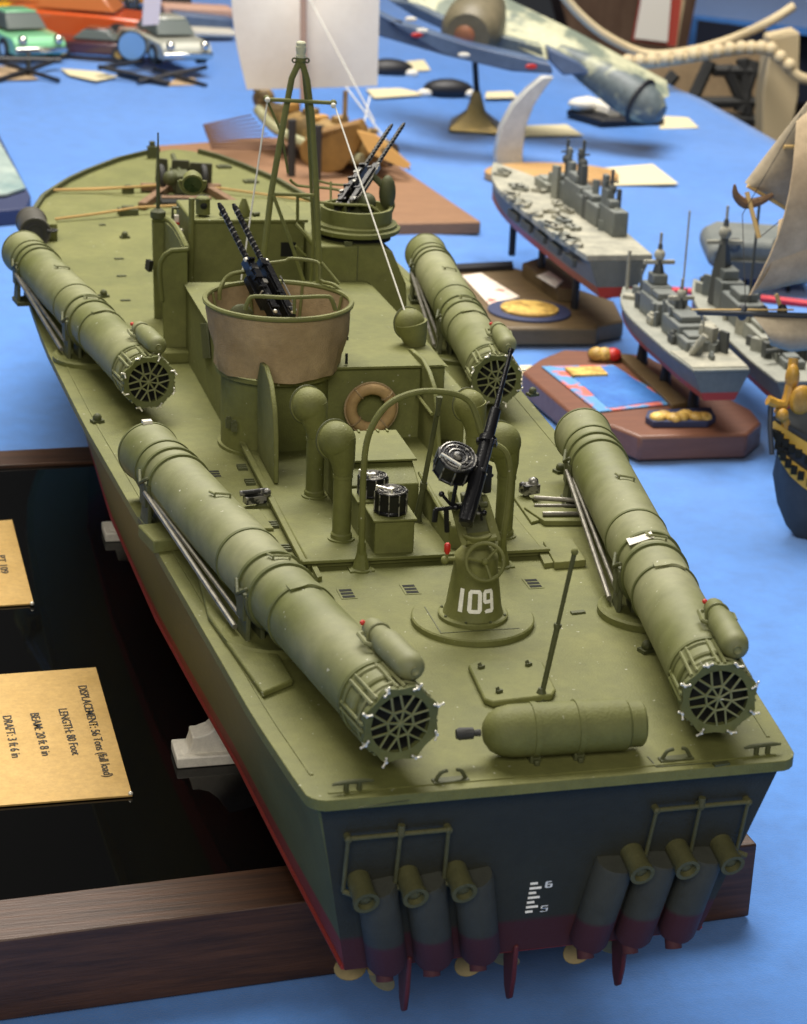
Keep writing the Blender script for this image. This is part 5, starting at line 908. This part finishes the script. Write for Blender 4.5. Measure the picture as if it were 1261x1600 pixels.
# bronze pyramid stand carrying the round nosed bomber
a1 = thing('bomber_model', 'pale green and navy bomber model with round orange tipped nose on a bronze pyramid stand', 'model aircraft', (13.71074, 52.90022, -3.98), 'model aircraft on stands')
b = B(); q = Vector((13.68068, 52.79342, -3.96)); b.lathe([(1.25, 0), (1.15, .12), (.45, .55), (.22, 1.15), (.12, 1.3)], 4, Matrix.Translation(q) @ Matrix.Rotation(.5, 4, 'Z')); obj('pyramid_stand', b, bronze, a1, bev=.04)
b = B(); b.rod(q+Vector((0, 0, 1.2)), (13.42502, 52.3, -1.66061), .10); obj('stand_rod', b, blk, a1)
b = B(); M = Matrix.Translation((12.6852, 50.5, -0.5214)) @ Vector((-.45, -1, -.15)).to_track_quat('Z', 'Y').to_matrix().to_4x4(); b.lathe([(.2, -5), (.75, -3), (.98, -1.2), (.95, -.2), (.82, .15), (.70, .30)], 28, M); nz = obj('round_nose', b, mat('olive_cowling', (.11, .10, .06), .5, col2=(.18, .15, .09), nscale=1), a1)
b = B(M); b.ball((-.1, 0, .24), .36, 14, (1, 1, .5)); obj('orange_nose_tip', b, orange, nz)
def slabw(root, pts, off, m, nm='wing'): b = B(); b.extr(pts, off); obj(nm, b, m, root, bev=.06)
slabw(a1, [(11.10453, 56.0, 1.19339), (12.61908, 54.0, 0.65958), (16.57915, 51.0, -0.90823), (19.35672, 49.5, -2.21811), (18.78476, 49.0, -2.34557), (15.75329, 50.0, -1.46403), (13.8411, 51.0, -0.76953), (11.56217, 54.0, -0.15752)], (.2, .9, .35), pl_top)
slabw(a1, [(11.55883, 54.0, -0.07492), (12.56349, 51.5, -0.43056), (12.6363, 51.3, -0.80406), (11.74736, 53.8, -0.53852), (11.03232, 55.0, -0.14302)], (.1, .6, .1), blugr, 'wing_shadow_panel')
slabw(a1, [(13.39797, 51.0, -0.53748), (15.17122, 50.5, -0.86409), (15.22099, 50.4, -1.41794), (14.09257, 51.0, -1.37536), (13.46773, 51.0, -1.02231)], (.3, 2.0, 0), mottle, 'engine_pod')
slabw(a1, [(15.19077, 50.0, -0.84688), (16.21936, 49.8, -1.25865), (16.6151, 49.6, -1.58455), (15.70551, 49.8, -1.67662), (15.26252, 50.0, -1.27077)], (.2, 1.0, 0), navy_b, 'tail_pod')
b = B(); M = Matrix.Translation((18.39489, 48.5, -2.46695)) @ Vector((1, -1, -.55)).to_track_quat('Z', 'Y').to_matrix().to_4x4(); b.lathe([(.25, -3.8), (.5, -2.6), (.68, -1.3), (.66, -.4), (.5, .1), (.3, .35)], 24, M); fu = obj('fuselage', b, mottle, a1); b = B(M); b.ball((0, 0, -.1), .52, 12, (1, 1, .9)); obj('brown_nose', b, brownish, fu); b = B(M); b.torus((0, 0, -.5), .72, .07); obj('cowl_ring', b, blk, fu)
a2 = thing('navy_fighter_model', 'navy blue model plane with red, white and blue roundels on a curved clear stand', 'model aircraft', (13.83065, 44.60412, -3.98), 'model aircraft on stands')
b = B(); q = Vector((13.92613, 44.78645, -3.96)); b.lathe([(2.1, 0), (2.1, .18), (2.0, .24), (.02, .24)], 48, Matrix.Translation(q) @ Matrix.Diagonal((1, .62, 1, 1))); obj('wood_disc', b, mat('light_oak', (.55, .33, .13), .5, col2=(.45, .26, .10), nscale=1), a2)
b = B(); pa = [(12.97279, 46.0, -4.2037), (12.90762, 46.0, -3.45523), (12.98313, 46.0, -2.67311), (13.26698, 46.0, -1.99079), (13.64304, 46.0, -1.50257), (14.02476, 46.0, -1.11117)]; w_ = [.46, .44, .40, .34, .27, .18]
b.loft([[Vector(p)+Vector((-w, 0, 0)), Vector(p)+Vector((w, 0, 0)), Vector(p)+Vector((w, .35, 0)), Vector(p)+Vector((-w, .35, 0))] for p, w in zip(pa, w_)]); obj('curved_arm', b, mat('frosted_acrylic', (.50, .50, .47), .25, col2=(.38, .38, .36), nscale=.5, coat=.3), a2, bev=.05)
slabw(a2, [(9.56272, 50.0, 0.09923), (10.0494, 49.0, -0.09362), (12.05556, 48.0, -0.55081), (14.19857, 46.5, -0.80576), (14.29015, 46.4, -1.096), (13.13933, 47.0, -1.14135), (11.35797, 48.0, -0.87668), (9.58691, 50.0, -0.60389)], (.2, 1.2, .0), navy_b)
for p, c in (((10.51061, 48.6, -0.35103), redp), ((10.64165, 48.5, -0.19772), cream), ((11.72824, 47.5, -0.75036), cream), ((13.5289, 46.3, -0.86401), redp), ((10.38765, 49.0, 0.07001), cream), ((10.0423, 49.4, -0.0937), blk)): b = B(); b.ball(p, .13, 10, (1.5, .3, .6)); obj('roundel', b, c, a2)
# ---- small things far back
an_ = thing('slab_model', 'white and grey fuselage lying on a black slab under the wing tip', 'model', (19.12315, 53.82551, -3.98))
b = B(); b.extr([(17.69928, 55.24177, -3.75), (18.78253, 56.83152, -3.75), (21.11313, 54.77394, -3.75), (20.73814, 53.54048, -3.75), (18.36529, 53.37373, -3.75)], (0, 0, -.22)); obj('black_slab', b, blk, an_, bev=.03)
b = B(); b.ball((18.29845, 55.02181, -3.5), .5, 14, (1.3, .8, .5)); b.rod((18.4913, 55.59335, -3.6), (19.09014, 54.1676, -3.6), .3); obj('white_shape', b, cream, an_)
for nm, lb, px in (('orca_figure', 'black and white orca shaped figure left of the bronze stand', (14.42528, 59.30589, -3.8)), ('orca_figure', 'black and white rounded figure tucked beside the right edge of the sail', (13.23003, 63.62043, -3.8))):
    rt = thing(nm, lb, 'figure', px, 'black and white figures'); q = Vector(px); b = B(); b.ball(q, .95, 20, (1, .5, .42)); obj('body', b, blk, rt)
    for dx in (-.95, .8): b = B(); b.ball(q+Vector((dx, -.3, -.1)), .28, 10, (1, .6, .6)); obj('white_patch', b, cream, rt)
ice = thing('diorama_base', 'dark edged diorama base with an icy white surface at the left edge', 'diorama', (-2.29057, 39.74794, -3.98))
b = B(); b.extr([(-2.41068, 51.68248, -3.55), (-2.07382, 49.14863, -3.55), (-1.77291, 40.45801, -3.55), (-2.01419, 38.96182, -3.55), (-4.55622, 37.89735, -3.55)], (0, 0, -.42)); obj('base_block', b, navy, ice, bev=.04)
b = B(); b.extr([(-2.6693, 50.35527, -3.5), (-2.18579, 47.91081, -3.5), (-1.86737, 40.92446, -3.5), (-2.40966, 40.14903, -3.5), (-4.51021, 39.24153, -3.5)], (0, 0, .06)); obj('ice_surface', b, mat('ice', (.55, .62, .55), .35, col2=(.22, .32, .32), nscale=.6, mixw=.45, bump=.4, bscale=3), ice)
# cars
chrome = mat('chrome', (.75, .74, .68), .15, metal=1); glassd = mat('dark_glass', (.12, .14, .13), .12)
def car(label, loc, rz, col, s=1.0, col_roof=None, wheel=None, glass=None):
    rt = thing('model_car', label, 'model car', loc, 'model cars at the far end of the table'); M = TR(loc, rz) @ Matrix.Scale(s, 4)
    m = mat('car_paint', col, .25, coat=.8); mr = mat('roof_paint', col_roof, .25, coat=.8) if col_roof else m
    b = B(M); pr = [(-2.3, .35), (-2.35, .75), (-2.1, .95), (-1.0, 1.0), (.8, 1.02), (2.0, .92), (2.3, .7), (2.3, .35)]
    b.loft([[(x, p[0], p[1]-(.08 if abs(x) > .8 else 0)) for p in pr] for x in (-.95, -.85, .85, .95)]); body = obj('body', b, m, rt, bev=.08)
    b = B(M); b.loft([[(-.75, -1.3, 1.0), (.75, -1.3, 1.0), (.75, 1.0, 1.0), (-.75, 1.0, 1.0)], [(-.6, -.85, 1.5), (.6, -.85, 1.5), (.6, .35, 1.5), (-.6, .35, 1.5)]]); obj('window_glass', b, glass or glassd, rt, bev=.05)
    b = B(M); b.box(-.58, .58, -.8, .3, 1.49, 1.56); obj('roof', b, mr, rt, bev=.04)
    for y0_, y1_ in ((-2.45, -2.32), (2.28, 2.40)): b = B(M); b.box(-.95, .95, y0_, y1_, .35, .55); obj('bumper', b, chrome, rt, bev=.04)
    for sx in (-.65, .65): b = B(M); b.ball((sx, -2.32, .78), .17, 10); obj('headlight', b, chrome, rt)
    for sx in (-.86, .86):
        for y in (-1.45, 1.4):
            b = B(M @ Matrix.Translation((sx, y, .38)) @ Matrix.Rotation(pi/2, 4, 'Y')); b.lathe([(.2, -.14), (.38, -.13), (.38, .13), (.2, .14)], 20); w_ = obj('wheel', b, rubber, rt); b = B(M @ Matrix.Translation((sx, y, .38)) @ Matrix.Rotation(pi/2, 4, 'Y')); b.lathe([(.2, -.15), (.2, .15)], 16); obj('hubcap', b, wheel or chrome, w_)
    return rt
car('mint green vintage model car with chrome bumper at the left edge', (-0.46554, 66.22865, -3.9), .35, (.25, .62, .33), 1.05)
car('orange red model car with bright windows behind the mint green one', (2.08091, 69.06658, -3.9), 1.25, (.66, .10, .02), 1.35, glass=mat('amber_glass', (.50, .16, .05), .15, coat=.5))
car('dark maroon model car with yellow wheel between orange and silver cars', (2.39066, 65.45139, -3.9), 1.3, (.07, .02, .025), .72, wheel=goldb)
car('silver chrome model car propped over a black wire stand', (4.75912, 63.89929, -3.6), .25, (.50, .50, .42), 1.0)
car('yellow model car peeking out behind the mint green one', (1.00663, 72.50037, -3.9), 1.3, (.80, .42, .02), 1.1, glass=bpy.data.materials['amber_glass'])
car('deep red model car at the top left edge', (1.5736, 77.62669, -3.9), 1.2, (.33, .012, .01), 1.25)
car('amber model car at the top edge beside the deep red one', (4.2318, 79.72657, -3.9), 1.4, (.62, .25, .01), .9)
def xstand(label, pts):
    rt = thing('wire_stand', label, 'wire stand', pts[0][0], 'black wire stands')
    for a_, c_ in pts: b = B(); b.rod(a_, c_, .09, seg=6); obj('wire_bar', b, blk, rt)
xstand('black crossed wire stand below the mint green car', [((-1.27034, 62.37196, -3.6), (0.68061, 60.27326, -3.9)), ((1.003, 63.09823, -3.6), (-1.42551, 60.04035, -3.9)), ((-1.24416, 62.79231, -3.6), (0.97771, 62.81293, -3.6)), ((-0.04516, 64.0, -3.49392), (-0.24867, 61.41374, -3.8))])
xstand('black crossed wire stand carrying the silver car', [((2.20107, 61.58568, -3.6), (4.48991, 60.16813, -3.9)), ((6.03922, 61.93269, -3.6), (3.39103, 60.31055, -3.9)), ((4.15172, 61.88975, -3.7), (5.7161, 59.77683, -3.9)), ((2.89895, 61.85183, -3.9), (4.3863, 59.89631, -3.9)), ((2.1721, 61.30898, -3.6), (3.8696, 62.91747, -3.6))])
rt = thing('round_ring_stand', 'small round ring with a pale blue disc, left of the silver car', 'ring', (3.71755, 64.96123, -3.98)); b = B(TR((3.5178, 63.0, -3.07319)) @ Matrix.Rotation(pi/2, 4, 'X')); b.lathe([(.55, -.05), (.55, .05)], 24); obj('rim', b, blk, rt); b = B(TR((3.49441, 62.8, -3.0428)) @ Matrix.Rotation(pi/2, 4, 'X')); b.lathe([(.48, -.05), (.48, .05)], 24); obj('disc', b, mat('pale_blue_disc', (.16, .34, .66), .5), rt)  # opaque blue disc stands in for the cloth seen through the ring
b = B(); b.extr([(3.62332, 60.0, -0.60888), (4.23678, 60.0, -0.58944), (4.09837, 60.0, -1.85084), (3.52522, 60.0, -1.90963)], (0, .1, 0)); o = obj('price_card', b, mat('pink_card', (.72, .62, .62), .8), None, orig=(3.83338, 60.0, -1.90148)); tagp(o, 'pale pink upright card standing behind the silver car', 'sign card', 'paper cards on the tablecloth')
lt = thing('long_trailer_model', 'long low model in navy, orange and beige behind the silver car and sail', 'model', (7.10143, 71.04079, -3.98))
for p, m_, nm in ((((6.21294, 72.0, -3.08438), (8.66834, 72.0, -3.26954), (8.672, 72.0, -3.72877), (6.98352, 72.0, -3.67057)), navy_b, 'navy_flank'), (((5.96197, 73.0, -2.92693), (8.82844, 73.0, -2.99698), (8.83172, 73.0, -3.40823), (5.96012, 73.0, -3.33375)), mat('salmon', (.50, .30, .22), .6), 'salmon_top'), (((6.58422, 71.0, -3.58417), (8.63823, 71.0, -3.63213), (8.6404, 71.0, -3.88539), (6.63508, 71.0, -3.88449)), mat('beige_base', (.50, .47, .40), .7), 'beige_base'), (((6.09506, 74.0, -2.65031), (7.27136, 74.0, -2.61426), (7.27159, 74.0, -3.02577), (6.0932, 74.0, -3.06023)), rubber, 'dark_cab')): b = B(); b.extr(p, (0, 1.2, 0)); obj(nm, b, m_, lt, bev=.1)
dk = thing('dark_stand_model', 'dark low base behind the orange red car at the top', 'model', (3.61063, 76.36406, -3.98)); b = B(); b.extr([(3.14186, 76.88905, -3.7), (4.99727, 76.8926, -3.7), (5.31962, 74.73006, -3.7), (3.10918, 73.94627, -3.7)], (0, 0, -.28)); obj('dark_base', b, ol_w, dk, bev=.05)
# ---- model suspension bridge and neighbours beyond the right edge of the table
tanb = mat('cardboard_tan', (.42, .30, .17), .8, col2=(.36, .25, .14), nscale=.5); creamw = mat('cream_wood', (.62, .50, .30), .7); 
br = thing('suspension_bridge_model', 'cream and tan model suspension bridge with thick rope cables beyond the table', 'model bridge', (27.089, 62.0, -6.31516))
b = B(); b.extr([(27.26286, 60.0, -1.76057), (28.43097, 60.0, -1.49126), (28.66528, 60.0, -3.9168), (28.51674, 60.0, -5.65338), (27.35302, 60.0, -6.1637), (27.16041, 60.0, -3.9418)], (.3, 1.5, 0)); obj('tower', b, creamw, br, bev=.08)
b = B(); b.extr([(23.76961, 66.0, -3.46637), (26.40279, 66.0, -3.40797), (29.74681, 66.0, -2.86654), (30.31035, 66.0, -7.89234), (24.42971, 66.0, -6.34843)], (0, .5, 0)); obj('side_board', b, tanb, br)
cab1 = [(19.18606, 62.0, -0.37475), (20.14423, 62.0, -1.33483), (21.36551, 62.0, -2.16085), (22.98038, 62.0, -2.75007), (24.29854, 61.0, -2.4659), (25.96842, 61.0, -1.99218), (27.06377, 60.0, -1.16827), (28.05253, 60.0, -0.54564)]; cab2 = [(21.35482, 61.0, -3.01099), (22.90215, 61.0, -2.93019), (24.51403, 60.5, -2.57446), (25.85977, 60.0, -2.22532), (26.96296, 59.5, -2.12168), (28.04269, 59.0, -2.97736), (28.72831, 59.0, -3.13311)]
for cc, rr_ in ((cab1, .17), (cab2, .20)): b = B(); b.tube(cc, rr_, 10, smooth=5); obj('main_cable', b, creamw, br)
for k in range(16): b = B(); i = k/16*5; i0 = int(i); q = Vector(cab2[i0]).lerp(Vector(cab2[i0+1]), i-i0); b.ball(q+Vector((0, -.1, .1)), .27, 8); obj('cable_clamp', b, creamw, br)
for a_, c_ in (((26.45973, 64.0, -3.26467), (25.79569, 64.0, -4.92535)), ((27.17444, 64.0, -3.50222), (28.18466, 64.0, -5.14544)), ((28.39634, 64.0, -3.22293), (27.91808, 64.0, -5.27829)), ((27.83223, 64.0, -3.15914), (28.29107, 64.0, -5.35046)), ((25.65801, 64.0, -4.92752), (28.99993, 64.0, -4.87503)), ((26.63527, 64.0, -3.6398), (28.5832, 64.0, -3.6514)), ((26.12126, 64.0, -5.4323), (29.22792, 64.0, -5.64888)), ((25.19468, 64.5, -3.87821), (24.70433, 64.5, -4.52216))): b = B(); b.rod(a_, c_, .26, seg=6); obj('cross_brace', b, rubber, br)
bt = thing('far_table', 'second blue covered table in the top right corner', 'table', (38.23336, 90.0, -6.03227))
b = B(); b.extr([(38.80658, 98.80389, -6.0), (48.30144, 91.42698, -6.0), (67.67989, 131.58554, -6.0), (47.16334, 125.51044, -6.0)], (0, 0, -.4)); obj('table_cover', b, cloth, bt); b = B(); b.extr([(35.70438, 92.0, -5.19436), (36.73894, 92.0, -5.29912), (36.72461, 92.0, -7.0467), (35.62342, 92.0, -7.0719)], (0, .5, 0)); obj('hanging_cloth', b, cloth, bt)
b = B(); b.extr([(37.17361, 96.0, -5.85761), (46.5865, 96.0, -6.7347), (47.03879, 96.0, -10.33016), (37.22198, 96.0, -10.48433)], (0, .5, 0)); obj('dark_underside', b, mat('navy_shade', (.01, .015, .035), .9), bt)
bk = thing('display_box', 'dark brown shelf unit standing at the top behind the bridge cable', 'shelf unit', (30.1107, 88.0, -6.89165)); b = B(); b.extr([(27.05213, 88.0, -2.25363), (35.24561, 88.0, -1.96558), (34.65487, 88.0, -6.79169), (28.73516, 88.0, -6.92191)], (0, 2, 0)); obj('shelf_side', b, mat('dark_brown_shelf', (.07, .035, .02), .7, col2=(.13, .08, .05), nscale=.4, stretch=(4, 1, 1), mixw=.55), bk)
pp = thing('framed_notice', 'white notice sheet with a red border leaning behind the bridge', 'notice', (30.20405, 80.0, -5.07374)); b = B(); b.extr([(29.19585, 80.0, -2.38895), (31.18104, 80.0, -2.32604), (31.05011, 80.0, -5.08369), (28.89492, 80.0, -4.86711)], (0, .3, 0)); obj('red_border', b, mat('red_frame', (.42, .06, .04), .6), pp); b = B(); b.extr([(29.12323, 79.8, -2.36534), (30.52673, 79.8, -2.32087), (30.53331, 79.8, -4.8563), (28.87696, 79.8, -4.71866)], (0, .1, 0)); obj('white_sheet', b, paper_w, pp)
b = B(); b.extr([(31.42504, 81.0, -3.04126), (31.68595, 81.0, -3.03345), (31.50099, 81.0, -5.25833), (31.17256, 81.0, -5.26602)], (0, .4, 0)); obj('oak_edge', b, creamw, pp)
